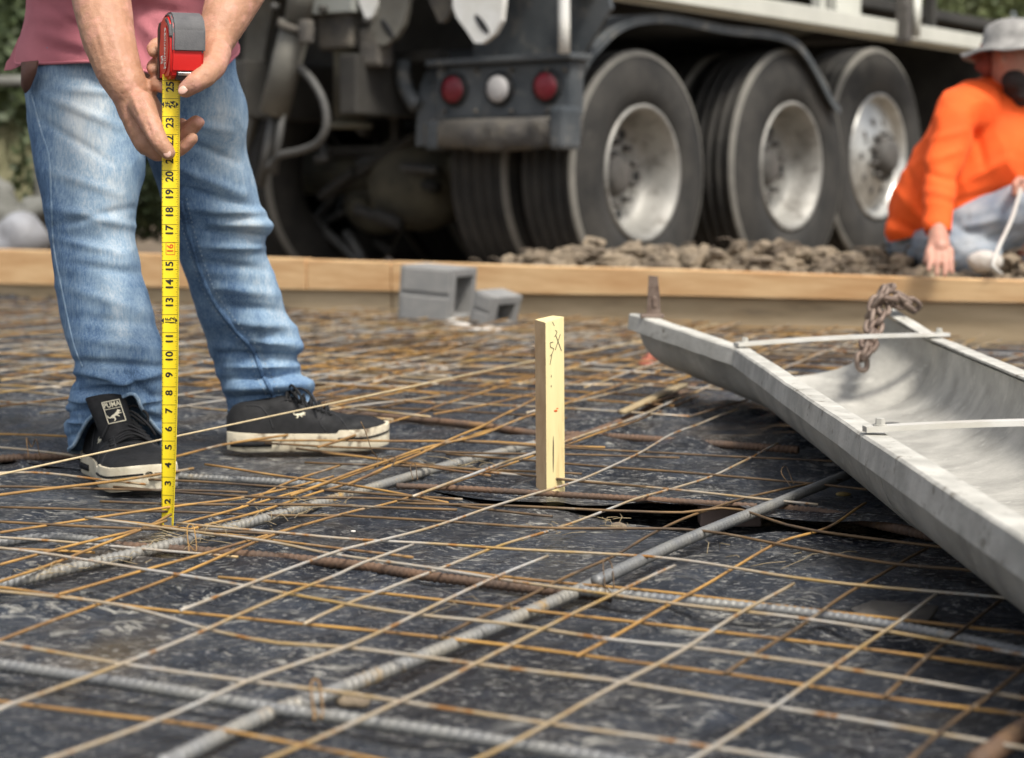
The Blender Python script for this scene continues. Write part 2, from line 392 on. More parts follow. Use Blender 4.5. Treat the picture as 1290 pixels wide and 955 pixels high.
def add_bm(dst, src, Mx):
    bmesh.ops.transform(src, matrix=Mx, verts=src.verts)
    vm = {v: dst.verts.new(v.co) for v in src.verts}
    for f in src.faces:
        try: dst.faces.new([vm[v] for v in f.verts])
        except ValueError: pass
    src.free()
def basis(o, x, y, z):
    return Matrix.Translation(V(o)) @ Matrix((V(x), V(y), V(z))).transposed().to_4x4()
def fbm(p, o=4): return noise.fractal(p, 1.0, 2.0, o)
# ================================================================== GROUND
T1 = G(600, 634); T2 = G(1165, 680); TD = (T2-T1); TL_ = TD.length; TD = TD/TL_; TN = V((-TD.y, TD.x, 0))
if TN.y < 0: TN = -TN
def gap_at(x, y):
    p = V((x, y, 0))-V((T1.x, T1.y, 0)); t = p.dot(TD)/TL_; n = p.dot(TN)
    g = 0.0
    if 0 < t < 1.0:
        tb = [(0,0),(.25,.2),(.42,.9),(.5,1),(.62,.95),(.68,.35),(.80,.3),(.88,.7),(.95,.6),(1,0)]
        for (a, va), (b, vb) in zip(tb, tb[1:]):
            if a <= t <= b: g = va+(vb-va)*(t-a)/(b-a)
    return g, n, t
def wrinkle(x, y):
    w = .012*noise.noise(V((x*1.9, y*1.9, 3.1))) + .009*noise.noise(V((x*5, y*6, 7.7))) + .004*noise.noise(V((x*14, y*17, 2.7)))
    r = noise.noise(V((x*3.2+.8*y, y*3.0, 1.3))); w += .012*max(0, 1-abs(r)*8)
    r = noise.noise(V((x*6.1-2*y, y*5.0, 9.3))); w += .008*max(0, 1-abs(r)*7)
    return w
def foot(x, y): return min(1, exp(-((x+.59)**2+(y-2.90)**2)/.06)+exp(-((x+.38)**2+(y-3.32)**2)/.06))
def front_z(x, y):
    g, n, t = gap_at(x, y)
    if n < 0: return wrinkle(x, y)*(1-.6*g)*(1-.9*foot(x, y)) - .006*foot(x, y) - .020*g*exp(-(n/.09)**2)
    return wrinkle(x, y)*.4 - .020*g - .01*min(1, n/.05)
def rear_z(x, y):
    g, n, t = gap_at(x, y)
    ft = foot(x, y)
    return wrinkle(x, y)*(.5+.5*min(1, n/.2))*max(.1, 1-ft) + .007 - .012*min(1, ft) + .015*g*exp(-n/.06)
def base_z(x, y):
    g, n, t = gap_at(x, y); return front_z(x, y) if n < 0 else rear_z(x, y)

bm = NB(); rows = []
BL0, BL1 = G(0, 377), G(1290, 440)          # foot of the formwork boards
BD = (BL1-BL0).normalized(); BN = V((-BD.y, BD.x, 0)); BN = BN if BN.y > 0 else -BN
def behind(x, y): return (V((x, y, 0))-V((BL0.x, BL0.y, 0))).dot(BN)
ys = [-2, 0, 1, 2, 3, 4, 4.6] + [4.8+.12*i for i in range(40)] + [10+i for i in range(10)] + [22, 26, 32, 45, 70, 120, 250]
xs = [-200, -80, -40, -20, -12, -8] + [-6+.2*i for i in range(56)] + [6, 9, 12, 20, 40, 80, 200]
for y in ys:
    row = []
    for x in xs:
        k = min(1, max(0, (behind(x, y))/.12)); z = -.10 + .10*k + .02*noise.noise(V((x*1.3, y*1.3, 0)))*k
        if y > 11: z += .02*(y-11)
        row.append((x, y, z))
    rows.append(row)
sheet(bm, rows)
tag(obj('ground', bm, M['dirt']), kind='structure')

bm = NB(); rows = []
y = 1.0
ylist = []
while y < 7.6: ylist.append(y); y += .016 + .012*(y-1)
for sgn, zf in ((0, front_z),):
    pass
# front sheet: rows follow the tear line so its far edge can tuck under the rear sheet
def along(s, n): return V((T1.x, T1.y, 0)) + TD*s + TN*n
ns = []; n = -2.6
while n < .30: ns.append(n); n += .012 + .03*min(1, max(0, abs(n+.05)-.15))
ss = []; s = -3.2
while s < 3.2: ss.append(s); s += .022
for n in ns:
    rows.append([(p.x, p.y, front_z(p.x, p.y)) for p in (along(s, n) for s in ss)])
sheet(bm, rows)
t_ = obj('plastic_sheet', bm, M['plastic'], origin=(0, 1.6, 0))
tag(t_, 'dusty black plastic sheet in the foreground, dipping into the dark gap', 'plastic sheet')
bm = NB(); rows = []; ns = []; n = 0.0
while n < 6.2: ns.append(n); n += .012+.03*min(1, n)
for n in ns:
    row = []
    for s in [-4.8+.035*i for i in range(250)]:
        p = along(s, n)
        b_ = behind(p.x, p.y)
        if b_ > -.01: p = p - BN*(b_+.01)
        row.append((p.x, p.y, rear_z(p.x, p.y)))
    rows.append(row)
sheet(bm, rows)
t_ = obj('plastic_sheet', bm, M['plastic'], origin=(0, 3, 0))
tag(t_, 'black plastic sheet under the shoes and stake, reaching the formwork boards', 'plastic sheet')

# ================================================================== WIRES AND BARS
def rib_path(pxs, z, r, name, m, label, ribs=True, pitch=.0092, parent=None):
    pts = [G(a, b, z if not isinstance(z, (list, tuple)) else z[i]) for i, (a, b) in enumerate(pxs)]
    path = smooth_path(pts, pitch/4.2)
    def rf(s, th):
        k = (s/pitch + th/(2*pi)*.9) % 1.0
        rb = max(0, 1-abs(k-.5)/.26); rb = min(1, rb*1.6)
        lon = max(0, 1-abs(((th+.4) % pi)-pi/2)/.30)
        return .87 + .29*max(rb, lon*.75)
    bm = NB(); tube(bm, path, r, 12, rf=rf if ribs else None)
    mid = path[len(path)//2]
    o = obj(name, bm, m, origin=(mid.x, mid.y, 0)); tag(o, label, 'rebar', 'steel reinforcing bars laid through the mesh'); return o
rib_path([(205,962),(223,955),(335,901),(394,882),(430,868),(571,812),(727,745),(765,727)], .015, .0070, 'reinforcing_bar', M['rebar_tan'], 'thick tan bar running diagonally from the bottom left edge up to the centre joint', pitch=.0100)
rib_path([(752,732),(860,682),(971,637),(1053,604),(1120,578)], .026, .0070, 'reinforcing_bar', M['rebar_grey'], 'grey bar resting on the pinkish brick and running up towards the metal chute', pitch=.0100)
rib_path([(-40,832),(0,838),(186,866),(335,892),(430,905),(616,933),(765,958),(860,975)], .018, .0060, 'reinforcing_bar', M['rebar_grey'], 'blue grey ribbed bar crossing the bottom left corner, nearest bar to the viewer', pitch=.0100)
rib_path([(134,687),(260,695),(430,710),(541,726),(690,744),(770,752)], .011, .0060, 'reinforcing_bar', M['rebar_rust'], 'dark brown rusty bar running right from just beside the foot of the yellow tape')
rib_path([(730,744),(860,757),(1009,772),(1150,793),(1290,821),(1380,838)], .017, .0056, 'reinforcing_bar', M['rebar_grey'], 'grey bar lying close against a mesh wire, running to the right edge under the chute')
rib_path([(-60,752),(0,737),(111,711),(204,689),(275,669),(364,645),(430,626),(504,604),(570,585),(672,560)], .015, .0070, 'reinforcing_bar', M['rebar_tan'], 'pale mud-crusted thick bar passing the foot of the tape and rising towards the wooden stake', pitch=.0100)
rib_path([(500,612),(590,616),(690,622),(860,632),(953,638)], .020, .0046, 'reinforcing_bar', M['rebar_rust'], 'thin brown bar passing just in front of the foot of the wooden stake')
rib_path([(930,636),(1046,648),(1135,667),(1240,690)], .012, .0068, 'reinforcing_bar', M['rebar_rust'], 'dark ribbed bar disappearing under the middle of the metal chute')
rib_path([(150,592),(223,600),(340,607),(450,616)], .010, .0058, 'reinforcing_bar', M['rebar_grey'], 'dark ribbed bar between the two black shoes')
rib_path([(-60,586),(0,578),(40,576),(110,574)], .012, .0065, 'reinforcing_bar', M['rebar_rust'], 'short rusty bar end left of the worker at the left edge')
rib_path([(-60,690),(0,684),(60,676),(110,680),(150,686)], .009, .0055, 'reinforcing_bar', M['rebar_grey'], 'grey ribbed bar at the left edge just below the near shoe')
rib_path([(380,517),(440,521),(591,535),(672,546),(749,549),(908,560),(1006,567)], .016, .0068, 'reinforcing_bar', M['rebar_rust'], 'rust brown bar passing behind the wooden stake, from the far shoe to the chute')
rib_path([(672,560),(740,548),(820,515),(905,470),(960,450)], .014, .0078, 'reinforcing_bar', M['rebar_rust'], 'blurred bar beyond the stake running up to the tip of the chute')
rib_path([(1230,962),(1290,920),(1340,890)], .024, .0085, 'reinforcing_bar', M['rebar_rust'], 'orange rusty bar end in the bottom right corner')

def wave(path, amp, seed):
    out = []; s = 0
    for i, p in enumerate(path):
        if i: s += (p-path[i-1]).length
        out.append(p + V((0, 0, amp*noise.noise(V((s*5, seed, 0))))) + V((.4*amp*noise.noise(V((s*4, seed, 5))),)*2+(0,)))
    return out
WN = [0]
def wire(parent, pxs, z, m, r=.0020):
    WN[0] += 1
    if r > .00195:
        (a0, b0), (a1, b1) = pxs[0], pxs[1]; (c0, d0), (c1, d1) = pxs[-1], pxs[-2]
        pxs = [(a0-(a1-a0)*.8, b0-(b1-b0)*.8)]+list(pxs)+[(c0+(c0-c1)*.8, d0+(d0-d1)*.8)]
    path = wave(smooth_path([G(a, b, z) for a, b in pxs], .03), .0028, WN[0]*3.7)
    bm = NB(); tube(bm, path, r, 7)
    obj('wire', bm, M[m], parent)
ms1 = empty('wire_mesh', G(700, 850)); tag(ms1, 'grey steel welded wire mesh sheet across the foreground, on top', 'wire mesh', 'sheets of welded wire mesh')
ms2 = empty('wire_mesh', G(400, 780)); tag(ms2, 'rust orange welded wire mesh sheet lying under the grey mesh in the foreground', 'wire mesh', 'sheets of welded wire mesh')
zb, za = .030, .034
SW, RW, DW = 'steel_wire', 'rust_wire', 'dark_wire'
for w in [
    ([(500,634),(700,640),(800,643),(860,645),(908,640),(935,643),(972,656),(1024,669),(1165,686),(1300,700)], DW),
    ([(430,650),(600,661),(690,666),(860,667),(983,687),(1131,712),(1209,719),(1330,735)], DW),
    ([(223,659),(430,678),(616,689),(776,699),(860,707),(1068,736),(1254,752),(1350,765)], SW),
    ([(108,652),(320,680),(430,700),(608,726),(750,747),(860,763),(1012,780),(1109,793),(1195,808),(1290,825),(1360,838)], SW),
    ([(-60,684),(0,691),(74,700),(223,722),(330,741),(430,758),(523,773),(638,786),(765,804),(860,814),(945,827),(1139,855),(1290,879),(1360,892)], SW),
    ([(-60,738),(0,745),(120,758),(201,775),(275,795),(350,810),(430,816),(594,837),(765,858),(860,873),(1102,910),(1290,941),(1350,950)], SW),
    ([(-60,800),(0,812),(149,836),(305,858),(430,872),(504,884),(690,911),(860,936),(897,942),(990,956),(1060,970)], SW),
    ]: wire(ms1, w[0], zb, w[1], .0019)
for w in [
    ([(-10,896),(15,886),(138,840),(260,793),(364,749),(430,721),(456,708),(520,686)], SW),
    ([(50,962),(74,953),(178,916),(260,882),(312,860),(430,819),(519,777),(612,732),(690,700)], SW),
    ([(325,963),(342,955),(430,919),(503,884),(594,838),(686,792),(765,752),(850,712)], SW),
    ([(590,962),(608,953),(688,912),(779,862),(860,820),(934,773),(1000,735)], SW),
    ([(860,963),(875,955),(979,890),(1046,843),(1109,799),(1180,748)], SW),
    ([(1140,963),(1187,923),(1250,873),(1290,841),(1340,800)], DW),
    ([(227,769),(320,733),(409,700),(430,693),(553,661),(683,619),(742,600),(790,578),(857,543),(930,515)], SW),
    ]: wire(ms1, w[0], za, w[1], .0019)
for w in [
    ([(560,719),(690,733),(860,749),(1038,769),(1157,782),(1290,797),(1350,803)], RW),
    ([(275,728),(430,742),(634,765),(860,790),(979,804),(1195,832),(1290,845),(1350,853)], RW),
    ([(-60,733),(0,741),(119,757),(223,771),(430,791),(638,813),(860,843),(1120,877),(1290,901),(1350,910)], RW),
    ([(-60,874),(0,884),(164,905),(260,917),(430,948),(520,966)], RW),
    ([(0,639),(110,642),(204,645),(320,648),(430,650)], DW),
    ([(-50,672),(0,678),(80,683),(223,695),(300,702)], SW),
    ([(107,652),(200,662),(320,677),(430,693),(520,703)], RW),
    ([(-50,690),(60,693),(120,695)], RW),
    ]: wire(ms2, w[0], .020, w[1], .0019)
for w in [
    ([(74,749),(150,727),(240,702),(430,648),(497,632),(597,600),(673,574),(790,534),(880,500)], RW),
    ([(-60,832),(0,808),(108,767),(223,724),(320,684),(380,663)], RW),
    ([(-60,755),(0,732),(71,708),(178,667),(210,655)], RW),
    ([(383,786),(430,764),(556,715),(627,689),(701,666),(802,629),(830,621),(908,595),(980,559)], SW),
    ([(553,803),(638,764),(709,730),(772,700),(807,680),(860,654),(895,641),(942,626),(1013,612),(1060,605)], DW),
    ([(727,825),(860,752),(923,715),(983,684),(1042,665),(1090,635)], RW),
    ([(914,849),(1020,780),(1079,741),(1131,711),(1168,691)], DW),
    ([(1115,877),(1183,815),(1258,758),(1310,720)], DW),
    ([(300,640),(353,612),(430,585)], RW),
    ([(0,671),(111,654),(208,641),(316,626),(420,600)], RW),
    ([(223,661),(305,639),(430,603),(520,572),(620,540)], RW),
    ([(0,712),(60,697),(130,678),(180,665),(215,648)], RW),
    ([(240,668),(330,643),(430,612),(480,594)], RW),
    ]: wire(ms2, w[0], .026, w[1], .0019)
# middle distance: crossing sheets
ms3 = empty('wire_mesh', G(600, 560)); tag(ms3, 'mixed rusty wire mesh sheet around the wooden stake and the shoes', 'wire mesh', 'sheets of welded wire mesh')
for w in [
    ([(457,577),(520,585),(574,593)], RW), ([(507,581),(674,601),(800,612),(900,622)], DW),
    ([(700,563),(860,571),(1015,579)], DW), ([(690,582),(850,594),(1006,607),(1080,615)], DW), ([(690,602),(800,612),(928,625)], SW),
    ([(470,565),(640,572),(760,574)], DW), ([(440,556),(600,556),(690,560)], RW),
    ([(-50,612),(60,614),(200,618)], DW), ([(-50,598),(40,596),(120,604)], SW), ([(-50,560),(30,566),(110,578)], SW), ([(-50,545),(30,548),(95,550)], RW),
    ([(235,620),(350,628),(480,628),(600,640)], DW), ([(230,634),(360,636),(480,640)], DW), ([(-50,655),(100,662),(240,668)], DW),
    ([(480,586),(600,590),(674,594)], DW), ([(230,606),(330,612),(470,622)], DW), ([(330,596),(420,608),(500,622)], RW),
    ]: wire(ms3, w[0], .028, w[1], .0020)
for w in [
    ([(476,538),(570,506),(674,475),(800,440),(900,415)], RW), ([(510,579),(600,540),(674,503),(730,480),(840,447)], RW),
    ([(440,598),(532,565),(600,548),(658,528),(760,492)], RW), ([(-40,630),(0,624),(100,612),(180,600)], RW),
    ([(440,484),(520,465),(596,447),(672,438),(760,425)], RW), ([(400,470),(500,450),(600,430),(700,418)], RW),
    ([(400,500),(500,476),(600,446),(700,432),(828,415)], RW), ([(440,507),(560,482),(672,456),(828,426)], RW),
    ([(600,596),(700,560),(790,530),(850,505)], SW), ([(230,572),(280,560),(330,553)], RW), ([(690,470),(800,450),(880,440)], RW),
    ([(940,425),(1000,412),(1090,398)], RW), ([(940,440),(1010,425),(1080,415)], SW), ([(1000,452),(1060,440),(1090,432)], RW),
    ]: wire(ms3, w[0], .036, w[1], .0023)
def lattice(label, cx, cy, rot, nx, ny, cond, cat_z, seed):
    e = empty('wire_mesh', (cx, cy, 0)); tag(e, label, 'wire mesh', 'sheets of welded wire mesh')
    rnd = random.Random(seed); a = radians(rot); da = V((sin(a+radians(26.8)), cos(a+radians(26.8)), 0)); db = V((da.y, -da.x, 0))
    for (u, w, n1, n2, zz) in ((da, db, nx, ny, .034), (db, da, ny, nx, .030)):
        for i in range(n1):
            off = (i-(n1-1)/2)*.152; pts = []
            for k in range(int(n2*.152/.1)):
                s = (k*.1-(n2*.152)/2)
                p = V((cx, cy, 0)) + w*off + u*s
                if cond(p): pts.append(V((p.x, p.y, zz+cat_z+.008*noise.noise(V((s*2.2, off*9, seed))))))
            if len(pts) > 3:
                b2 = NB(); tube(b2, pts, .0023, 5)
                obj('wire', b2, M[rnd.choice([RW, SW, DW, SW, DW])], e)
lattice('far wire mesh sheet in front of the formwork boards, right of the worker', .4, 4.8, 0, 26, 26, lambda p: behind(p.x, p.y) < -.08 and p.y > 3.5 and p.x > -.5 and abs(p.x) < 2.4 and not (.38 < p.x < 1.2 and p.y < 4.2), 0, 3)
lattice('far wire mesh sheet behind and left of the worker', -1.4, 4.4, 7, 27, 30, lambda p: behind(p.x, p.y) < -.08 and p.y > 3.45 and p.x < -.1 and p.x > -2.6, .010, 5)
lattice('narrow wire mesh sheet overlapping the other far sheets before the boards', .1, 5.2, -5, 16, 30, lambda p: behind(p.x, p.y) < -.1 and p.y > 3.9 and -2 < p.x < 2.4 and not (.38 < p.x < 1.2 and p.y < 4.2), .018, 8)

# tie wires
def tie(pxs, label, z=.03, m='dark_wire'):
    pts = [G(a, b, z)+V((0, 0, dz)) for a, b, dz in pxs]
    bm = NB(); tube(bm, smooth_path(pts, .004), .0008, 5); p = pts[0]
    tag(obj('tie_wire', bm, M[m], origin=(p.x, p.y, 0)), label, 'tie wire', 'bent tie wires')
tie([(470,592,0),(476,588,.012),(468,590,.03),(462,590,.055),(455,590,.075)], 'thin dark tie wire standing up beside the toe of the far shoe')
tie([(470,592,0),(485,584,.01),(498,590,.016),(490,596,.004)], 'curled tie wire lying right of the toe of the far shoe')
tie([(36,576,.0),(34,574,.03),(40,572,.012),(46,576,.03),(50,574,.0)], 'curly rusty tie wire at the left edge beside the near shoe', m='rust_wire')
tie([(238,684,-.012),(236,672,.008),(244,668,.004),(247,684,-.01),(236,686,.002)], 'tie wire looped round the pale bar by the foot of the tape', m='rust_wire')
tie([(763,735,-.01),(760,718,.01),(770,716,.006),(773,736,-.01),(760,742,.004),(748,748,.008)], 'tie wire looped at the joint of the two thick bars in the centre')
tie([(396,893,-.01),(392,872,.008),(402,868,.006),(406,892,-.008),(394,899,.004)], 'tie wire looped round the thick tan bar at lower left', m='rust_wire')
tie([(520,604,0),(517,596,.012),(523,592,.01),(526,604,0)], 'tie wire looped round the pale bar left of the stake')
tie([(1000,610,0),(990,600,.015),(984,612,.02),(996,618,.006)], 'springy tie wire where bars cross beside the chute')

# dry straw and roots caught on the bars
bm = NB(); rnd = random.Random(11)
for (px, py, n_, sp_) in ((250, 676, 26, 22), (300, 664, 20, 22), (395, 634, 22, 24), (360, 648, 16, 18), (150, 705, 10, 30), (700, 668, 10, 16), (590, 588, 22, 24), (779, 661, 10, 10), (60, 720, 16, 30), (860, 500, 20, 20), (560, 760, 8, 60), (990, 700, 10, 60)):
    for _ in range(n_):
        a = G(px+rnd.gauss(0, sp_), py+rnd.gauss(0, 4), rnd.uniform(.006, .028)); an = rnd.uniform(0, 6.28); L_ = rnd.uniform(.012, .05)
        d = V((cos(an)*L_, sin(an)*L_, rnd.uniform(-.008, .012))); k_ = V((rnd.uniform(-.006, .006), rnd.uniform(-.006, .006), rnd.uniform(0, .006)))
        tube(bm, [a, a+d*.5+k_, a+d], .0004, 4)
tag(obj('straw', bm, M['cement_paste']), 'dry straw and root fibres caught along the bars', 'straw', kind='stuff')
# the taut string in front of the worker's feet
sp = [G(-60, 610, .10), G(0, 598, .10), G(212, 552, .10), G(500, 491, .10), G(672, 455, .075), G(828, 426, .055), G(905, 408, .045)]
bm = NB(); tube(bm, smooth_path(sp, .05), .0016, 7)
tag(obj('string_line', bm, M['string'], origin=(sp[0].x, sp[0].y, 0)), 'pale tan string stretched low across the front of both shoes', 'string')

# bricks under the bars in the gap
def brickb(px, py, w, h, d, rz, z0, label, m='brick', name='brick'):
    p = G(px, py, z0); bm = NB(); box(bm, (p.x, p.y+d/2, z0+h/2), (w, d, h), bev=.003)
    o = obj(name, bm, M[m], origin=(p.x, p.y+d/2, z0)); tag(o, label, 'brick', 'bricks propping the bars'); return o
brickb(921, 664, .090, .034, .045, 0, -.020, 'dusty pinkish brick in the dark gap under the grey bar')
bm = NB()
c = G(1140, 770, .008); 
pts = [G(1072,760,.010), G(1100,748,.012), G(1160,757,.012), G(1182,752,.020), G(1170,772,.012), G(1120,781,.010), G(1085,774,.010)]
prism(bm, [V((p.x, p.y, base_z(p.x, p.y)+.004)) for p in pts], (0, 0, .005))
tag(obj('mud_flake', bm, M['mudcake'], origin=(c.x, c.y, 0)), 'flat brown flake of dried mud on the plastic, under the chute at right', 'mud flake')
# small bits
def chunk(px, py, r, label, m, name, cat, seed, flat=.5):
    p = G(px, py); z = base_z(p.x, p.y); bm = NB()
    for v in ball(bm, (p.x, p.y, z+r*flat*.7), (r, r*.8, r*flat), sub=3):
        d = (v.co-V((p.x, p.y, z+r*flat*.7))); v.co += d*(.45*noise.noise(v.co*60+V((seed, 0, 0))))
    o = obj(name, bm, M[m], origin=(p.x, p.y, z)); tag(o, label, cat)
chunk(779, 661, .012, 'small brown clod of earth below the stake, before the dark gap', 'clod', 'clod', 'clod', 1)
chunk(445, 670, .004, 'tiny white pebble on the plastic near the centre', 'plastic_white', 'pebble', 'pebble', 2)
chunk(1063, 624, .011, 'small yellowish dry leaf beside the underside of the chute', 'leaf_dry', 'dry_leaf', 'leaf', 3, .3)
chunk(446, 889, .016, 'orange brown crumb of earth behind the bar at lower left', 'clod', 'clod', 'clod', 4)
chunk(660, 411+40, .02, 'small pinkish lump on the mesh left of the stake', 'brick', 'rubble_lump', 'rubble', 5)
# thin wooden strip and red rag beyond the stake
a, b_ = G(735, 545, .03), G(860, 487, .035); bm = NB(); d = (b_-a).normalized(); n_ = V((-d.y, d.x, 0))
a = a.lerp(b_, .35); prism(bm, [a-n_*.006, a+n_*.008, b_+n_*.013, b_-n_*.012], (0, 0, .008))
tag(obj('wood_strip', bm, M['cement_paste'], origin=(a.x, a.y, 0)), 'pale thin strip of wood lying on the mesh between stake and chute', 'wood strip')
a = G(842, 486, .03); bm = NB()
c0 = a+V((0, .5, .01))
for v in ball(bm, c0, (.032, .02, .014), sub=3): v.co += (v.co-c0)*(.9*noise.noise(v.co*45))
tag(obj('red_marker', bm, M['rag_red'], origin=(a.x, a.y+.5, 0)), 'small orange red scrap on the ground behind the tip of the chute', 'scrap')

# ================================================================== FORMWORK BOARDS, DIRT
TOPS = [(0, 314), (600, 326), (1290, 353)]
def board_pt(t, z, off=0.0): p = BL0.lerp(BL1, t); return V((p.x, p.y, z)) + BN*off
def zjoint(t): return .065+.072*t
def ztop(t): return .217-.012*t
def board(t0, t1, up, dz, off, th, m, name, label, seed):
    bm = NB(); n = 40; rows = []
    for i in range(n+1):
        t = t0+(t1-t0)*i/n
        z0, z1 = (zjoint(t)+.003, ztop(t)+dz) if up else (.002, zjoint(t)+dz)
        w = .003*noise.noise(V((t*6, seed, 0)))
        rows.append([board_pt(t, z0+w, off), board_pt(t, z1+w-.003, off), board_pt(t, z1+w, off+.003), board_pt(t, z1+w, off+th-.003), board_pt(t, z1+w-.003, off+th), board_pt(t, z0+w, off+th)])
    g = sheet(bm, rows, close=True); bm.faces.new(g[0][::-1]); bm.faces.new(g[-1])
    c = board_pt((t0+t1)/2, 0, off); o = obj(name, bm, m, origin=(c.x, c.y, 0), smooth=False); tag(o, label, 'board', 'formwork boards along the far edge'); return o
board(-.8, .472, 0, 0, .012, .035, M['timber_dull'], 'form_board', 'dull lower formwork board on the left, behind the worker and the concrete block', 1)
board(.474, 1.5, 0, -.002, .014, .035, M['timber_dull'], 'form_board', 'dull lower formwork board on the right, behind the stake and the chute', 2)
board(-.8, .385, 1, 0, -.010, .04, M['timber'], 'form_board', 'bright upper timber running left of the concrete block, behind the worker', 3)
board(.387, .475, 1, -.003, -.008, .04, M['timber'], 'form_board', 'short bright upper timber directly behind the concrete block', 4)
board(.477, 1.5, 1, 0, -.010, .04, M['timber'], 'form_board', 'bright upper timber on the right, below the dirt heap and the kneeling worker', 5)

bm = NB(); rows = []
def mound_h(t, o_):
    u = .5+.5*noise.noise(V((t*9, o_*2, 4)))
    k = min(1, max(0, (t-.52)/.06)); pr = exp(-((o_-.38)/.30)**2)
    return .10 + (.085+.10*u*k)*pr*(.45+.55*k) + .025*noise.noise(V((t*40, o_*9, 2)))
for i in range(200):
    t = -.5+2.2*i/199
    rows.append([V((*(board_pt(t, 0, .04+o_)).xy, mound_h(t, o_)*(1 if o_ < .95 else .0)-.0)) for o_ in [.0+.05*k for k in range(21)]])
sheet(bm, rows)
tag(obj('dirt_mound', bm, M['dirt']), 'loose brown excavated earth heaped behind the boards', 'earth', kind='stuff')
rnd = random.Random(5); tb_ = NB(); bmesh.ops.create_icosphere(tb_, subdivisions=2, radius=1.0)
IV = [v.co.copy() for v in tb_.verts]; IF = [[v.index for v in f.verts] for f in tb_.faces]; tb_.free(); VS, FS = [], []
for i in range(5200):
    t = rnd.uniform(-.1, 1.35) if i > 700 else rnd.uniform(.45, 1.2)
    k = min(1, max(0, (t-.52)/.06))
    if k < .4 and (rnd.random() < .82 or t < .38): continue
    o_ = abs(rnd.gauss(.26, .16))+.03; r = (.005+.026*rnd.random()**3.2)*(1 if k > .5 else .7)
    p = board_pt(t, mound_h(t, o_)+r*rnd.uniform(.1, 1.6), .04+o_); sd_ = rnd.random()*99; b0 = len(VS)
    for q in IV:
        w_ = q*r*(1+.9*noise.noise(q*.9+V((sd_, 0, 0)))+.6*noise.noise(q*2.6+V((sd_, 3, 0)))); VS.append((w_.x*1.3+p.x, w_.y+p.y, w_.z*.85+p.z))
    FS += [[b0+j for j in f] for f in IF]
me_ = bpy.data.meshes.new('tmp'); me_.from_pydata(VS, [], FS); bm = NB(); bm.from_mesh(me_); bpy.data.meshes.remove(me_)
tag(obj('dirt_clods', bm, M['clod'], smooth=False), 'brown clods of earth strewn over the heap behind the boards', 'earth', kind='stuff')
bm = NB()
for i in range(70):
    t = rnd.uniform(.5, 1.15); o_ = rnd.uniform(.1, .5); p = board_pt(t, mound_h(t, o_)+.03, o_)
    q = p+V((rnd.uniform(-.12, .12), rnd.uniform(-.1, .1), rnd.uniform(-.01, .05)))
    tube(bm, smooth_path([p, (p+q)/2+V((0, 0, .02)), q], .02), .0035, 5)
tag(obj('dry_roots', bm, M['bark']), 'thin dry roots sticking out of the earth heap', 'roots', kind='stuff')

# ================================================================== CONCRETE BLOCKS
def cinder(org, rz, tilt, L, W, Hh, cores, label):
    """core openings in the +x face"""
    e = empty('concrete_block', org, rz); bm = NB(); t = .028
    # shell walls: box frame with open cores along x
    def bx(x0, x1, y0, y1, z0, z1): box(bm, ((x0+x1)/2, (y0+y1)/2, (z0+z1)/2), (x1-x0, y1-y0, z1-z0), bev=.004)
    bx(-W/2, W/2, 0, L, 0, t); bx(-W/2, W/2, 0, L, Hh-t, Hh)
    n = cores; step = (L-t)/n
    for i in range(n+1): bx(-W/2+.0007*i, W/2-.0011*i, i*step, i*step+t, t-.004, Hh-t+.004)
    bx(-W/2+.01, -W/2+.014, .01, L-.01, t*.5, Hh-t*.5)
    # groove round the end face
    bx(-W/2+.012, W/2-.012, -.005, .004, .006, Hh*.47); bx(-W/2+.012, W/2-.012, -.0055, .004, Hh*.55, Hh-.006)
    R = Matrix.Rotation(tilt, 4, 'Y'); bmesh.ops.transform(bm, matrix=R, verts=bm.verts)
    o = obj('block_shell', bm, M['block'], e, smooth=False, local=True); tag(e, label, 'concrete block', 'concrete blocks before the boards'); return e
g = G(534, 407, .03); cinder((g.x, g.y, .032), radians(-22), radians(4), .20, .195, .185, 1, 'grey hollow concrete block with a grooved end, left one of the pair before the boards')
g = G(606, 414, .03); cinder((g.x-.01, g.y+.03, .030), radians(-36), radians(15), .15, .085, .115, 1, 'lower hollow concrete block with a dark opening, right one of the pair before the boards')
bm = NB()
for (px, py, s_) in ((575, 408, 1), (590, 414, .9), (606, 416, .9), (562, 403, .8), (622, 416, .8)):
    p = G(px, py, .03)
    for v in ball(bm, p, (.045*s_, .03*s_, .018*s_), sub=3): v.co += (v.co-p)*(.6*noise.noise(v.co*30))
bm = remesh(bm, .004, 1)
tag(obj('plastic_scrap', bm, M['plastic_white'], origin=G(590, 412)), 'crumpled clear white plastic scrap lying against the concrete blocks', 'plastic scrap')

# ================================================================== STAKE
sb = G(694, 627, 0); st = empty('wooden_stake', (sb.x, sb.y+.018, 0), radians(29))
bm = NB(); w = .0325
hs = .272
def srow(z, dx):
    return [V((-w/2+dx, -w/2, z)), V((w/2+dx, -w/2, z)), V((w/2+dx, w/2, z)), V((-w/2+dx, w/2, z))]
rows = [srow(-.03+(hs+.03)*i/20, -.003*(i/20)) for i in range(21)]
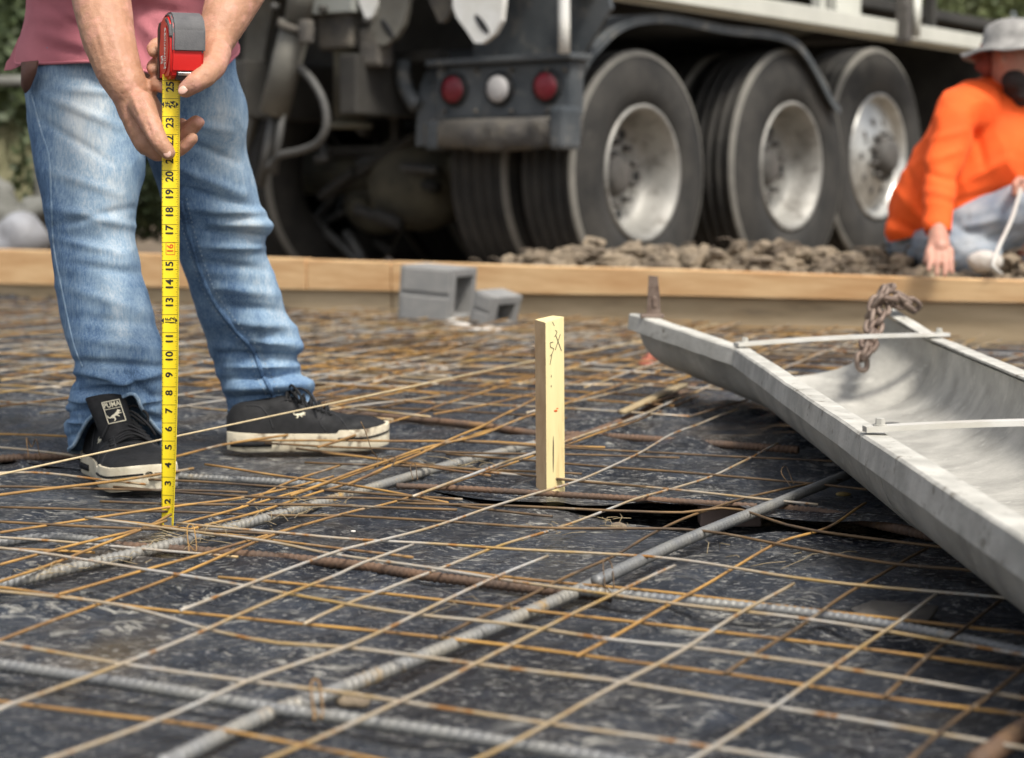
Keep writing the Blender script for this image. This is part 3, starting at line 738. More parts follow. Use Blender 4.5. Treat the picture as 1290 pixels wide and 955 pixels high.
# broken, slightly uneven top: near edge notch as in the photograph
top = rows[-1]; top[0].z += -.002; top[1].z += .006; top[2].z += .006; top[3].z += .001
g = sheet(bm, rows, close=True); bm.faces.new(g[-1]); bm.faces.new(g[0][::-1])
bm.normal_update()
for f in bm.faces: f.material_index = 1 if f.normal.x < -.5 else 0  # left side takes the shaded material, the rest the lit one
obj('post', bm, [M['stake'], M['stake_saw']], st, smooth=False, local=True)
def stroke(pts, m, r=.0005, y=-w/2-.0004):
    bm = NB(); tube(bm, smooth_path([V((a, y, b)) for a, b in pts], .002), r, 5); return bm
bm = NB()
def strokes(lst):
    for pts in lst: tube(bm, smooth_path([V((a, -w/2-.0003, b)) for a, b in pts], .002), .0005, 5)
z0 = hs
strokes([[(-.001,z0-.022),(.009,z0-.046)], [(.007,z0-.020),(-.002,z0-.044)],
         [(-.002,z0-.014),(.001,z0-.017),(-.003,z0-.024)], [(-.006,z0-.032),(-.011,z0-.033),(-.010,z0-.040)], [(-.010,z0-.040),(-.005,z0-.042),(-.008,z0-.050),(-.011,z0-.053)], [(-.008,z0-.050),(-.011,z0-.066)],
         [(-.007,z0-.001),(-.004,z0-.007)], [(-.009,z0-.082),(-.009,z0-.086)], [(-.009,z0-.098),(-.009,z0-.101)]])
obj('pencil_mark', bm, M['ink'], st, local=True)
bm = NB(); ball(bm, (-.001, -w/2, z0-.138), (.0035, .0006, .0018), sub=2); ball(bm, (.002, -w/2, z0-.1345), (.002, .0005, .001), sub=2)
obj('red_speck', bm, M['ink_red'], st, local=True)
bm = NB(); ball(bm, (-.005, -w/2+.0002, z0-.205), (.0013, .0008, .030), sub=3)
obj('grain_split', bm, M['bark'], st, local=True)
tag(st, 'pale yellow square wooden stake standing alone in the centre with a pencilled X', 'stake')
# ================================================================== METAL CHUTE
ch = empty('concrete_chute', (.64, 2.9, 0))
# stations: (left rim point, right rim point, bottom z, bottom centre offset)
def rimpt(px, py, z): return G(px, py, z)
ST = []
L0, R0 = G(792, 397, .205), G(1128, 391, .215)
L1, R1 = G(925, 441, .16), G(1188, 428, .165)
L2 = G(1085, 551, .16); R2 = V((L2.x+.405, L2.y+.03, .165))
L3 = G(1290, 686, .163); R3 = V((L3.x+.42, L3.y+.03, .17))
L4 = V((L3.x+.004, .7, .17)); R4 = V((R3.x+.02, .72, .178))
segs = [(L0, R0, L1, R1, .045, -.006), (L1, R1, L2, R2, -.010, -.008), (L2, R2, L3, R3, .0, .002), (L3, R3, L4, R4, .002, .004)]
def ushape(Lp, Rp, zb, n=28, inset=.022, lowf=1.0):
    mid = (Lp+Rp)/2; h = mid.z-zb; out = []
    a = (Rp-Lp)/2; a = a*(1-inset/a.length)
    for k in range(n+1):
        th = pi*k/n; c, s = -cos(th), sin(th)
        q = mid + a*(math.copysign(abs(c)**.74, c)) ; q.z = (Lp.z+(Rp.z-Lp.z)*k/n) - .012 - (h-.012)*(s**.80)
        out.append(q)
    return out
def trough(bm, A, B, n=14, bulge=0.0, zb0=0.0, zb1=0.0, off=0.0):
    outer = []; inner = []
    for i in range(n+1):
        t = i/n; Lp = A[0].lerp(B[0], t); Rp = A[1].lerp(B[1], t); zb = zb0+(zb1-zb0)*t
        u = ushape(Lp, Rp, zb+.022+off); outer.append(u)
        c = (Lp+Rp)/2
        inner.append([V((p.x+(c.x-p.x)*.016, p.y+(c.y-p.y)*.016, p.z+.004)) for p in u])
    g1 = sheet(bm, outer); g2 = sheet(bm, inner)
    for i in (0, n):
        for k in range(len(g1[0])-1): bm.faces.new((g1[i][k], g1[i][k+1], g2[i][k+1], g2[i][k]))
    for i in range(n):
        for k in (0, -1): bm.faces.new((g1[i][k], g1[i+1][k], g2[i+1][k], g2[i][k]))
for si, (la, ra, lb, rb, z0_, z1_) in enumerate(segs[:3]):
    bm = NB()
    if si == 2: lb, rb = L4, R4
    trough(bm, (la, ra), (lb, rb), n=16 if si == 0 else 20, zb0=z0_, zb1=z1_, off=.004 if si == 1 else 0)
    bmesh.ops.recalc_face_normals(bm, faces=bm.faces)
    o = obj('trough_section', bm, M['chute'], ch); sharp(o, 50)
def rim(A, B, side, Aside, Bside):
    """folded angle: flat top and outer drop lip"""
    bm = NB(); n = 60; rows = []
    for i in range(n+1):
        t = i/n; p = A.lerp(B, t); q = Aside.lerp(Bside, t); inn = (q-p); inn.z = 0; inn.normalize()
        wv = .0016*noise.noise(V((t*5, side, 0)))
        dn = .0009*max(0, noise.noise(V((t*23, side, 4))))
        prof = [(.033, -.001), (.033, .003), (.003, .004-dn), (0, .001-dn), (-.0035+dn, -.030), (-.0015, -.031), (.002, -.004)]
        rows.append([p + inn*a + V((0, 0, b+wv)) for a, b in prof])
    g = sheet(bm, rows, close=True); bm.faces.new(g[0][::-1]); bm.faces.new(g[-1])
    bmesh.ops.recalc_face_normals(bm, faces=bm.faces)
    o = obj('rim_flange', bm, M['chute_rim'], ch, smooth=False)
gap = .0015
def lrp(a, b, d0, d1):
    v = (b-a).normalized(); return a+v*d0, b-v*d1
for (A, B, S0, S1, sd2) in ((L0, L1, R0, R1, 1), (L1, L2, R1, R2, 2), (L2, L4, R2, R4, 3), (R0, R1, L0, L1, 4), (R1, R2, L1, L2, 5), (R2, R4, L2, L4, 6)):
    a, b_ = lrp(A, B, gap, gap); rim(a, b_, sd2, S0, S1)
def strap(A, B, label=None):
    bm = NB(); n = 24; rows = []; d = (B-A); d.z = 0; d.normalize(); nn = V((-d.y, d.x, 0)); wd = .0105
    for i in range(n+1):
        t = i/n; p = A.lerp(B, t); arch = .004*sin(pi*t)
        z = .007+arch; rows.append([p-nn*wd+V((0, 0, z)), p+nn*wd+V((0, 0, z)), p+nn*wd+V((0, 0, z+.007)), p-nn*wd+V((0, 0, z+.007))])
    g = sheet(bm, rows, close=True); bm.faces.new(g[0][::-1]); bm.faces.new(g[-1]); bmesh.ops.recalc_face_normals(bm, faces=bm.faces)
    o = obj('cross_strap', bm, M['chute_strap'], ch, smooth=False)
    for p, sg in ((A, 1), (B, -1)):
        b2 = NB(); q = p + d*sg*.020; cyl(b2, q+V((0, 0, .013)), q+V((0, 0, .0165)), .0085, .0085, 18); cyl(b2, q+V((0, 0, .0165)), q+V((0, 0, .024)), .0065, .006, 6)
        obj('bolt', b2, M['chute_rim'], o, smooth=False)
e1, e2 = lrp(L1, R1, .004, -.010); strap(e1, e2)
e1, e2 = lrp(L2, R2, .004, 0); strap(e1, e2)
L5 = L2.lerp(L4, .62); R5 = R2.lerp(R4, .62); strap(L5, R5)
# rusty upright lug at the tip of the near rim
bm = NB(); q = L0.lerp(L1, .17)+V((.020, .018, .008))
pts = [(-.017, 0), (.014, 0), (.012, .040), (.007, .084), (-.012, .086), (-.014, .04)]
prism(bm, [q+V((a, 0, b)) for a, b in pts], (0, .007, 0))
box(bm, q+V((-.004, .006, .0)), (.05, .035, .008), bev=.002)
ball(bm, q+V((.0, -.001, .03)), (.006, .003, .014), sub=2)
obj('hook_lug', bm, M['chain'], ch, smooth=False)
tag(ch, 'dusty grey metal concrete chute section lying across the mesh at right', 'chute')

# chain draped over the far corner
cn = empty('chain', R0)
def link(c, t, nrm, L=.046, W=.029, r=.0056):
    t = t.normalized(); s_ = nrm - t*nrm.dot(t); s_.normalize(); pts = []
    for k in range(20):
        th = 2*pi*k/20; x = cos(th); y = sin(th)
        pts.append(c + t*(math.copysign(abs(x)**.7, x)*L/2*.8) + s_*(math.copysign(abs(y)**.8, y)*W/2*.75))
    bm = NB(); rings = tube(bm, pts+[pts[0]], r, 8, caps=False); obj('link', bm, M['chain'], cn)
base_Y = R0.y
cp = [P(1150,384,base_Y-.03), P(1136,374,base_Y-.045), P(1122,371,base_Y-.045), P(1112,366,base_Y-.04), P(1106,376,base_Y-.05), P(1101,388,base_Y-.06), P(1098,402,base_Y-.07), P(1096,418,base_Y-.10), P(1091,433,base_Y-.14), P(1086,447,base_Y-.17), P(1086,458,base_Y-.18)]
pth = smooth_path(cp, .001); acc = 0; last = 0; k = 0
for i in range(1, len(pth)-1):
    acc += (pth[i]-pth[i-1]).length
    if acc-last > .029 or i == 1:
        last = acc; k += 1
        link(pth[i], pth[i+1]-pth[i-1], V((1, .2, 0)) if k % 2 else V((0.2, 1, .3)))
cp = [P(1098,392,base_Y-.05), P(1108,378,base_Y-.065), P(1120,378,base_Y-.06), P(1133,381,base_Y-.05), P(1143,386,base_Y-.04), P(1152,396,base_Y-.03)]
pth = smooth_path(cp, .001); acc = 0; last = 0
for i in range(1, len(pth)-1):
    acc += (pth[i]-pth[i-1]).length
    if acc-last > .026 or i == 1:
        last = acc; k += 1
        link(pth[i], pth[i+1]-pth[i-1], V((1, .2, .9)) if k % 2 else V((0.2, 1, -.3)))
cp = [P(1119,364,base_Y-.03), P(1114,371,base_Y-.05), P(1110,380,base_Y-.055), P(1113,392,base_Y-.07), P(1107,406,base_Y-.09), P(1102,420,base_Y-.11), P(1098,434,base_Y-.14), P(1090,448,base_Y-.17)]
pth = smooth_path(cp, .001); acc = 0; last = 0
for i in range(1, len(pth)-1):
    acc += (pth[i]-pth[i-1]).length
    if acc-last > .029 or i == 1:
        last = acc; k += 1
        link(pth[i], pth[i+1]-pth[i-1], V((1, .2, .4)) if k % 2 else V((0.2, 1, .3)))
tag(cn, 'rusty link chain bunched over the far corner of the metal chute', 'chain')

# ================================================================== MIXER TRUCK
TO = V((.585, 8.17, 0)); TR = -math.asin(.6)
tk = empty('mixer_truck', TO, TR); TMI = wm(tk).inverted()
def TLx(px, py, x):      # on the local plane x = const
    o = TMI @ _o; d = TMI.to_3x3() @ ray(px, py); return o + d*((x-o.x)/d.x)
def TLy(px, py, y):
    o = TMI @ _o; d = TMI.to_3x3() @ ray(px, py); return o + d*((y-o.y)/d.y)
def tobj(name, bm, m, parent=None, smooth=True):
    p = parent or tk
    if parent is not None:  # same frame as the truck
        o = obj(name, bm, M[m] if isinstance(m, str) else m, None, smooth=smooth); o.parent = parent; o['_m'] = tk['_m']; return o
    return obj(name, bm, M[m] if isinstance(m, str) else m, tk, smooth=smooth, local=True)
X = V((1, 0, 0)); Z = V((0, 0, 1))
def tyre(y, R, zc, x_out, width, rim_r, m_rim, kind='deep', full=True):
    # tyre profile in (offset inward from outer wall, radius)
    c = V((x_out, y, zc)); bm = NB(); h = R-rim_r
    prof = [(-.030, rim_r+.002), (-.002, rim_r+.012), (.006, rim_r+h*.35), (.008, rim_r+h*.6), (-.004, R-.055), (-.012, R-.030), (-.022, R-.010)]
    prof = [(a, r) for a, r in prof]
    prof += [(-width+.022, R-.010), (-width+.012, R-.030), (-width+.004, R-.055), (-width-.008, rim_r+h*.6), (-width-.006, rim_r+h*.35), (-width+.002, rim_r+.012), (-width+.03, rim_r+.002)]
    # circumferential grooves in the tread
    i0 = 7; gr = []
    for k in range(4):
        gx = -.022-(width-.044)*(k+.8)/4.6
        gr += [(gx+.006, R-.002+.000), (gx+.004, R-.014), (gx-.004, R-.014), (gx-.006, R-.002)]
    prof = prof[:i0]+[(-.026, R-.003)]+gr+[(-width+.026, R-.003)]+prof[i0:]
    lathe(bm, prof, c, X, Z, 72); bmesh.ops.recalc_face_normals(bm, faces=bm.faces)
    t = tobj('tyre', bm, 'tyre')
    # worn dusty shoulder and lettering-free bead ring
    bm = NB(); lathe(bm, [(.010, rim_r+h*.55), (.0105, rim_r+h*.60), (.002, R-.060), (-.0025, R-.050), (-.004, R-.056), (.006, rim_r+h*.52)], c, X, Z, 72)
    bm.free()
    bm = NB(); lathe(bm, [(-.0085, R-.028), (-.016, R-.006), (-.024, R-.0015), (-.0285, R+.0005), (-.028, R-.006), (-.012, R-.040)], c, X, Z, 72)
    tobj('tyre_shoulder', bm, 'tyre_edge', t)
    if not full: return t
    bm = NB()
    if kind == 'deep':
        prof = [(-.03, rim_r+.002), (.004, rim_r+.006), (.008, rim_r-.004), (.002, rim_r-.014), (-.05, rim_r-.030), (-.09, rim_r-.045), (-.135, rim_r-.052), (-.16, rim_r-.075), (-.165, rim_r-.12), (-.155, .10)]
        lathe(bm, prof, c, X, Z, 72); r_ = tobj('wheel_rim', bm, m_rim, t)
        bm = NB(); lathe(bm, [(-.155, .095), (-.125, .09), (-.112, .075), (-.105, .04), (-.103, .0)], c, X, Z, 32); tobj('hub', bm, 'hub', r_)
        for k in range(10):
            a = 2*pi*k/10; q = c+V((-.150, sin(a)*.143, cos(a)*.143)); bm = NB(); cyl(bm, q-X*.01, q+X*.03, .015, .013, 6); tobj('wheel_nut', bm, 'hub', r_)
        for k in range(5):
            a = 2*pi*(k+.3)/5; q = c+V((-.1625, sin(a)*.19, cos(a)*.19)); bm = NB()
            ball(bm, q, (.004, .026, .026), sub=3); tobj('hand_hole', bm, 'rubber_black', r_)
    else:
        prof = [(-.03, rim_r+.002), (.006, rim_r+.006), (.010, rim_r-.004), (.002, rim_r-.016), (-.040, rim_r-.030), (-.055, rim_r-.045), (-.030, rim_r-.07), (.0, .155), (.012, .13), (.012, .10)]
        lathe(bm, prof, c, X, Z, 72); r_ = tobj('wheel_rim', bm, m_rim, t)
        bm = NB(); lathe(bm, [(.012, .105), (.055, .10), (.085, .085), (.095, .05), (.095, .0)], c, X, Z, 32); tobj('hub', bm, 'hub', r_)
        for k in range(10):
            a = 2*pi*k/10; q = c+V((.008, sin(a)*.125, cos(a)*.125)); bm = NB(); cyl(bm, q, q+X*.045, .015, .012, 6); tobj('wheel_nut', bm, 'hub', r_)
        for k in range(10):
            a = 2*pi*(k+.5)/10; q = c+V((-.013, sin(a)*.19, cos(a)*.19)); bm = NB()
            ball(bm, q, (.010, .020, .026), R=Matrix.Rotation(0, 3, 'X'), sub=3); tobj('hand_hole', bm, 'hub', r_)
    return t
tyre(0, .545, .545, .0, .30, .300, 'rim')
tyre(0, .545, .545, -.355, .335, .300, 'rim', full=False)
tyre(1.36, .590, .590, .01, .30, .318, 'rim')
tyre(1.36, .590, .590, -.345, .30, .318, 'rim', full=False)
c3 = TLx(1107, 197, -.10)
tyre(c3.y, .60, c3.z, -.10, .30, .345, 'rim_bright', kind='convex')
tyre(c3.y, .60, c3.z, -2.05, .30, .345, 'rim_bright', full=False)
tyre(0, .545, .545, -1.78, .30, .30, 'rim', full=False); tyre(0, .545, .545, -2.12, .30, .30, 'rim', full=False)
tyre(1.36, .59, .59, -1.78, .30, .30, 'rim', full=False); tyre(1.36, .59, .59, -2.12, .30, .30, 'rim', full=False)
tyre(5.6, .54, .54, -.05, .32, .30, 'rim_bright', kind='convex')

# mudguard over the two rear axles: bent sheet following a profile
def guard(prof, x0, x1, th, name, m):
    bm = NB(); rows = []
    n = len(prof)
    for i, (y, z) in enumerate(prof):
        a = prof[max(i-1, 0)]; b_ = prof[min(i+1, n-1)]; t = V((0, b_[0]-a[0], b_[1]-a[1])).normalized(); nn = V((0, -t.z, t.y))
        p = V((0, y, z)); q = p-nn*th
        rows.append([V((x0, p.y, p.z)), V((x1-.012, p.y, p.z)), V((x1, p.y, p.z))-nn*.006, V((x1, q.y, q.z))-nn*.03, V((x1-.012, q.y, q.z))-nn*.03, V((x1-.014, q.y, q.z)), V((x0, q.y, q.z))])
    g = sheet(bm, rows, close=True); bm.faces.new(g[0][::-1]); bm.faces.new(g[-1]); bmesh.ops.recalc_face_normals(bm, faces=bm.faces)
    return tobj(name, bm, m, smooth=False)
pr = [TLx(px, py, .06) for px, py in ((720,180),(722,140),(726,100),(738,72),(756,50),(775,32),(800,20),(840,17),(880,24),(920,32),(960,36),(990,42),(1008,52),(1022,70),(1036,95),(1050,122),(1060,135))]
pr = [(p.y, p.z) for p in pr]
pp = smooth_path([V((0, a, b_)) for a, b_ in pr], .05); pr = [(p.y, p.z) for p in pp]
guard(pr, -.78, .06, .012, 'mudguard', 'fender')
# wide rear skirt of the mudguard (seen from behind) above the lamp box
y0 = pr[0][0]
a = TLy(548, 80, y0-.02); b_ = TLy(726, 78, y0-.02); zt = (a.z+b_.z)/2; xl, xr = a.x, .07
zb_ = TLy(640, 150, y0-.02).z
# lamp box
lb_mid = (zt+zb_)/2
bm = NB(); box(bm, ((xl+xr)/2, y0+.03, lb_mid), (xr-xl, .10, zt-zb_), bev=.018); lamp_box = tobj('lamp_panel', bm, 'fender', smooth=False)
bm = NB(); box(bm, ((xl+xr)/2, y0+.02, zt+.012), (xr-xl+.05, .16, .028), bev=.008); tobj('panel_ledge', bm, 'fender', smooth=False)
z2 = TLy(640, 188, y0-.06).z
bm = NB(); n = 24; rows = []
for i in range(n+1):
    x = xl-.01+(xr-xl+.02)*i/n; w_ = .035*noise.noise(V((x*9, 0, 0))); low = .035*max(0, sin(pi*(i/n)*1.0))*(1 if .3 < i/n < .8 else .4)
    rows.append([V((x, y0+.05, zb_)), V((x, y0-.05+w_, zb_+.004)), V((x, y0-.085+w_, zb_-.018)), V((x, y0-.080-w_, z2+.02)), V((x, y0-.05+w_, z2+.012-low*.6)), V((x, y0+.05, z2+.01))])
g = sheet(bm, rows, close=True); bm.faces.new(g[0][::-1]); bm.faces.new(g[-1]); bmesh.ops.recalc_face_normals(bm, faces=bm.faces)
tobj('step_bumper', bm, 'mudcake')
bm = NB(); box(bm, (xr-.02, y0-.03, (zb_+z2)/2+.02), (.07, .14, zb_-z2+.05), bev=.02); tobj('bumper_end', bm, 'fender', smooth=False)
bm = NB(); box(bm, (xl+.03, y0-.03, (zb_+z2)/2), (.07, .12, zb_-z2), bev=.02); tobj('bumper_end', bm, 'fender', smooth=False)
for px, py, m_ in ((572, 113, 'lamp_red'), (629, 112, 'lamp_white'), (689, 109, 'lamp_red')):
    q = TLy(px, py, y0-.025); bm = NB(); cyl(bm, q+V((0, .012, 0)), q+V((0, -.012, 0)), .076, .070, 36); r_ = tobj('lamp_grommet', bm, 'rubber_black', lamp_box)
    bm = NB(); lathe(bm, [(.008, .058), (.020, .054), (.026, .03), (.028, 0)], q, V((0, -1, 0)), Z, 36); tobj('tail_lamp', bm, m_, lamp_box)
# plate behind, up to the body
q1 = TLy(560, 0, y0+.10); q2 = TLy(735, 0, y0+.10)
bm = NB(); pts = [TLy(px, py, y0+.10) for px, py in ((596,72),(600,-30),(760,-30),(770,10),(745,50),(728,78))]
prism(bm, pts, (0, .02, 0)); bmesh.ops.recalc_face_normals(bm, faces=bm.faces); tobj('rear_plate', bm, 'fender', smooth=False)

# cream side rail, slightly above the mudguard, with posts and clamp
bt = TLx(900, 18, .12); zr = TLx(1000, 28, .12).z; bm = NB()
box(bm, (.08, 3.0, zr+.048), (.09, 7.6, .085), bev=.006); box(bm, (.03, 3.0, zr+.0), (.012, 7.6, .02), bev=.002)
tobj('side_rail', bm, 'rail_white', smooth=False)
for px, w_, m_ in ((738, .10, 'truck_grey'), (1040, .05, 'rail_white'), (1072, .28, 'rail_white'), (1180, .05, 'truck_dark')):
    q = TLx(px, 5, .02); bm = NB(); box(bm, (-.02, q.y, zr+.45), (.06, w_, .75), bev=.006); tobj('rail_post', bm, m_, smooth=False)
q = TLx(1141, 25, .15); bm = NB(); box(bm, (.14, q.y, q.z+.02), (.06, .10, .28), bev=.012); box(bm, (.17, q.y-.03, q.z-.02), (.04, .05, .20), bev=.01)
tobj('clamp', bm, 'hub', smooth=False)
bm = NB(); cyl(bm, (.19, q.y+.05, q.z-.09), (.19, q.y+.05, q.z+.14), .022); tobj('clamp_pin', bm, 'rail_white')
# white hanging bar
q = TLy(711, 67, y0-.10); bm = NB(); tube(bm, smooth_path([V((q.x, q.y, q.z)), V((q.x-.004, q.y, q.z+.25)), V((q.x-.01, q.y, q.z+.6))], .1), .024, 12); tobj('grab_bar', bm, 'white_paint')
# lifting lugs with slots
def lug(px0, py0, wpx, hpx, y, m_, tilt=0.0, slot=True):
    c = TLy(px0, py0, y); s_ = wpx/(.8*285); h_ = hpx/285; pts = []
    for a, b2 in ((-.5, 1.2), (-.5, .35), (-.42, .12), (-.22, -.16), (-.06, -.42), (.10, -.44), (.34, -.26), (.48, .0), (.52, .35), (.5, 1.2)):
        pts.append(V((c.x+a*s_+tilt*b2*h_, c.y, c.z+b2*h_)))
    bm = NB(); prism(bm, pts, (0, .03, 0)); bmesh.ops.recalc_face_normals(bm, faces=bm.faces); o = tobj('lifting_lug', bm, m_, smooth=False)
    if slot:
        bm = NB(); R = Matrix.Rotation(radians(48), 3, 'Y'); ball(bm, c+V((.10*s_, -.001, -.05*h_)), (.055, .004, .016), R=R, sub=3); tobj('slot', bm, 'rubber_black', o)
lug(601, 28, 58, 56, y0-.25, 'white_paint')
lug(483, 34, 52, 50, y0-.2, 'truck_grey', .2)
lug(554, 8, 30, 44, y0-.15, 'mudcake', 0, False)
lug(462, 8, 24, 40, y0-.22, 'white_paint', 0, False)
# chassis, axles, drum, body
bm = NB(); box(bm, (-.95, 3.2, .93), (.10, 8.2, .26), bev=.01); tobj('chassis_rail', bm, 'truck_dark', smooth=False)
bm = NB(); box(bm, (-1.62, 3.2, .93), (.10, 8.2, .26), bev=.01); tobj('chassis_rail', bm, 'truck_dark', smooth=False)
bm = NB(); box(bm, (-1.28, 3.4, 1.50), (2.36, 8.6, .06), bev=.01); tobj('light_block_floor', bm, 'truck_dark', smooth=False)  # added overhead to block light from the truck's underside
for yy in (0, 1.36):
    bm = NB(); cyl(bm, (-.3, yy, .56), (-2.1, yy, .56), .11); ball(bm, (-1.28, yy, .52), (.28, .25, .25), sub=3); tobj('axle', bm, 'truck_tan' if yy == 0 else 'truck_dark')
for yy in (.68, 2.3, 3.6): 
    bm = NB(); box(bm, (-1.28, yy, .85), (1.5, .1, .34), bev=.01); tobj('cross_member', bm, 'truck_dark', smooth=False)
bm = NB(); box(bm, (-1.28, 4.4, .85), (2.2, .08, 1.2), bev=.01); tobj('bulkhead', bm, 'truck_dark', smooth=False)
bm = NB(); box(bm, (-1.30, 2.05, .80), (.9, .05, 1.1), bev=.01); tobj('tank_end', bm, 'truck_dark', smooth=False)
bm = NB(); prof = [(0, .45), (.5, .75), (1.8, 1.15), (3.6, 1.15), (4.9, .7), (5.2, .3), (5.3, 0)]
ax_ = V((0, 1, -.12)).normalized(); lathe(bm, [(0, 0)]+prof, V((-1.28, .1, 3.0)), ax_, X, 48); tobj('unseen_mixer_drum', bm, 'body_grey')  # unseen above the frame, added with the floor to block light
bm = NB(); box(bm, (-2.02, .75, 1.95), (2.5, .06, 2.1), bev=.01); box(bm, (-2.2, .0, 1.75), (1.9, .05, 1.5), bev=.01); tobj('dark_backing', bm, 'truck_dark', smooth=False)  # added dark panels that cover the sky behind the tail gear
# tail gear seen behind the worker: ram, column, brackets, hoses
def tp(px, py, y): return TLy(px, py, y)
yr = y0-.35
bm = NB(); cyl(bm, tp(374, 30, yr), tp(345, 143, yr), .066, .066, 28); ram = tobj('hydraulic_ram', bm, 'truck_grey')
bm = NB(); cyl(bm, tp(385, -40, yr), tp(375, 28, yr), .058, .058, 24); tobj('ram_sleeve', bm, 'truck_grey', ram)
bm = NB(); q = tp(374, 30, yr); cyl(bm, q, tp(372, 38, yr), .082, .082, 24); box(bm, tp(386, 40, yr-.05), (.05, .05, .10), bev=.01); tobj('ram_collar', bm, 'mudcake', ram)
bm = NB(); cyl(bm, tp(346, 140, yr), tp(328, 235, yr), .022, .022, 16); cyl(bm, tp(356, 140, yr), tp(345, 220, yr), .018, .018, 16); tobj('ram_rod', bm, 'hose', ram)
bm = NB(); tube(bm, smooth_path([tp(368, 78, yr+.03), tp(392, 100, yr), tp(408, 130, yr), tp(411, 160, yr), tp(398, 182, yr), tp(370, 192, yr), tp(352, 196, yr), tp(335, 215, yr)], .03), .018, 12); tobj('hose', bm, 'hose')
bm = NB(); prism(bm, [tp(px, py, y0+.1) for px, py in ((318,-40),(352,-40),(334,60),(316,160),(296,260),(286,260))], (0, .04, 0)); bmesh.ops.recalc_face_normals(bm, faces=bm.faces); tobj('chute_support', bm, 'truck_grey', smooth=False)
bm = NB(); prism(bm, [tp(px, py, yr+.1) for px, py in ((384,-30),(442,-30),(442,14),(384,18))], (0, .05, 0)); bmesh.ops.recalc_face_normals(bm, faces=bm.faces); tobj('cross_plate', bm, 'body_grey', smooth=False)
bm = NB(); a_ = tp(441, 40, yr+.25); b2 = tp(441, 155, yr+.25); cyl(bm, a_+Z*.12, b2, .072, .075, 20); cyl(bm, b2, b2-Z*.025, .10, .10, 20); col_ = tobj('pivot_column', bm, 'truck_tan')
bm = NB(); box(bm, tp(432, 38, yr+.2), (.20, .12, .17), bev=.02); box(bm, tp(474, 60, yr+.2), (.12, .10, .17), bev=.02); box(bm, tp(460, 20, yr+.3), (.2, .1, .2), bev=.02); tobj('pivot_bracket', bm, 'mudcake', col_, smooth=False)
bm = NB(); q = tp(478, 110, y0+.35); cyl(bm, q+Z*.22, q-Z*.14, .085, .085, 24); box(bm, q-Z*.12, (.22, .2, .02), bev=.004); tobj('air_bag', bm, 'fender')
bm = NB(); tube(bm, smooth_path([tp(508, 75, y0), tp(508, 100, y0), tp(516, 120, y0), tp(526, 135, y0)], .03), .035, 12); tobj('mud_flap_arm', bm, 'fender')
bm = NB(); box(bm, tp(520, 72, y0+.05), (.36, .08, .05), bev=.012); box(bm, tp(560, 40, y0+.22), (.55, .05, .3), bev=.012); tobj('tail_beam', bm, 'truck_dark', smooth=False)
bm = NB(); q = tp(478, 258, y0+.7)
for v in ball(bm, q, (.20, .14, .15), sub=4): pass
cyl(bm, q+V((0, -.1, 0)), q+V((0, -.20, 0)), .06, .05, 20); tobj('differential', bm, 'truck_tan')
bm = NB(); box(bm, tp(460, 190, y0+.5), (.5, .06, .05), bev=.01); box(bm, tp(500, 170, y0+.5), (.05, .05, .3), bev=.01); tobj('stabiliser', bm, 'truck_dark', smooth=False)
rnd = random.Random(21)
for i in range(16):
    px0, py0 = rnd.uniform(395, 560), rnd.uniform(120, 300); yy = y0+rnd.uniform(.2, .9); r_ = rnd.uniform(.010, .03)
    p0, p1, p2 = tp(px0, py0, yy), tp(px0+rnd.uniform(-40, 40), py0+rnd.uniform(-10, 50), yy), tp(px0+rnd.uniform(-90, 90), py0+rnd.uniform(-50, 50), yy+rnd.uniform(-.1, .2))
    p0.x, p1.x, p2.x = (min(-.72, q_.x) for q_ in (p0, p1, p2))
    bm = NB(); tube(bm, smooth_path([p0, p1, p2], .04), r_, 10); tobj('brake_hose', bm, rnd.choice(['hose', 'truck_dark', 'truck_dark']))
for i in range(9):
    px0, py0 = rnd.uniform(310, 470), rnd.uniform(-10, 110); q = tp(px0, py0, y0-rnd.uniform(.1, .3)); bm = NB(); cyl(bm, q, q+V((0, -.03, 0)), .018, .016, 6); tobj('bolt', bm, rnd.choice(['truck_dark', 'hose']))
for px0 in (560, 600, 645, 690, 712):
    for py0 in (88, 140):
        q = TLy(px0, py0, y0-.03); bm = NB(); cyl(bm, q, q+V((0, -.012, 0)), .010, .009, 6); tobj('bolt', bm, 'mudcake', lamp_box)
tag(tk, 'dusty concrete mixer truck parked behind the boards, big wheels and round tail lamps showing', 'truck')

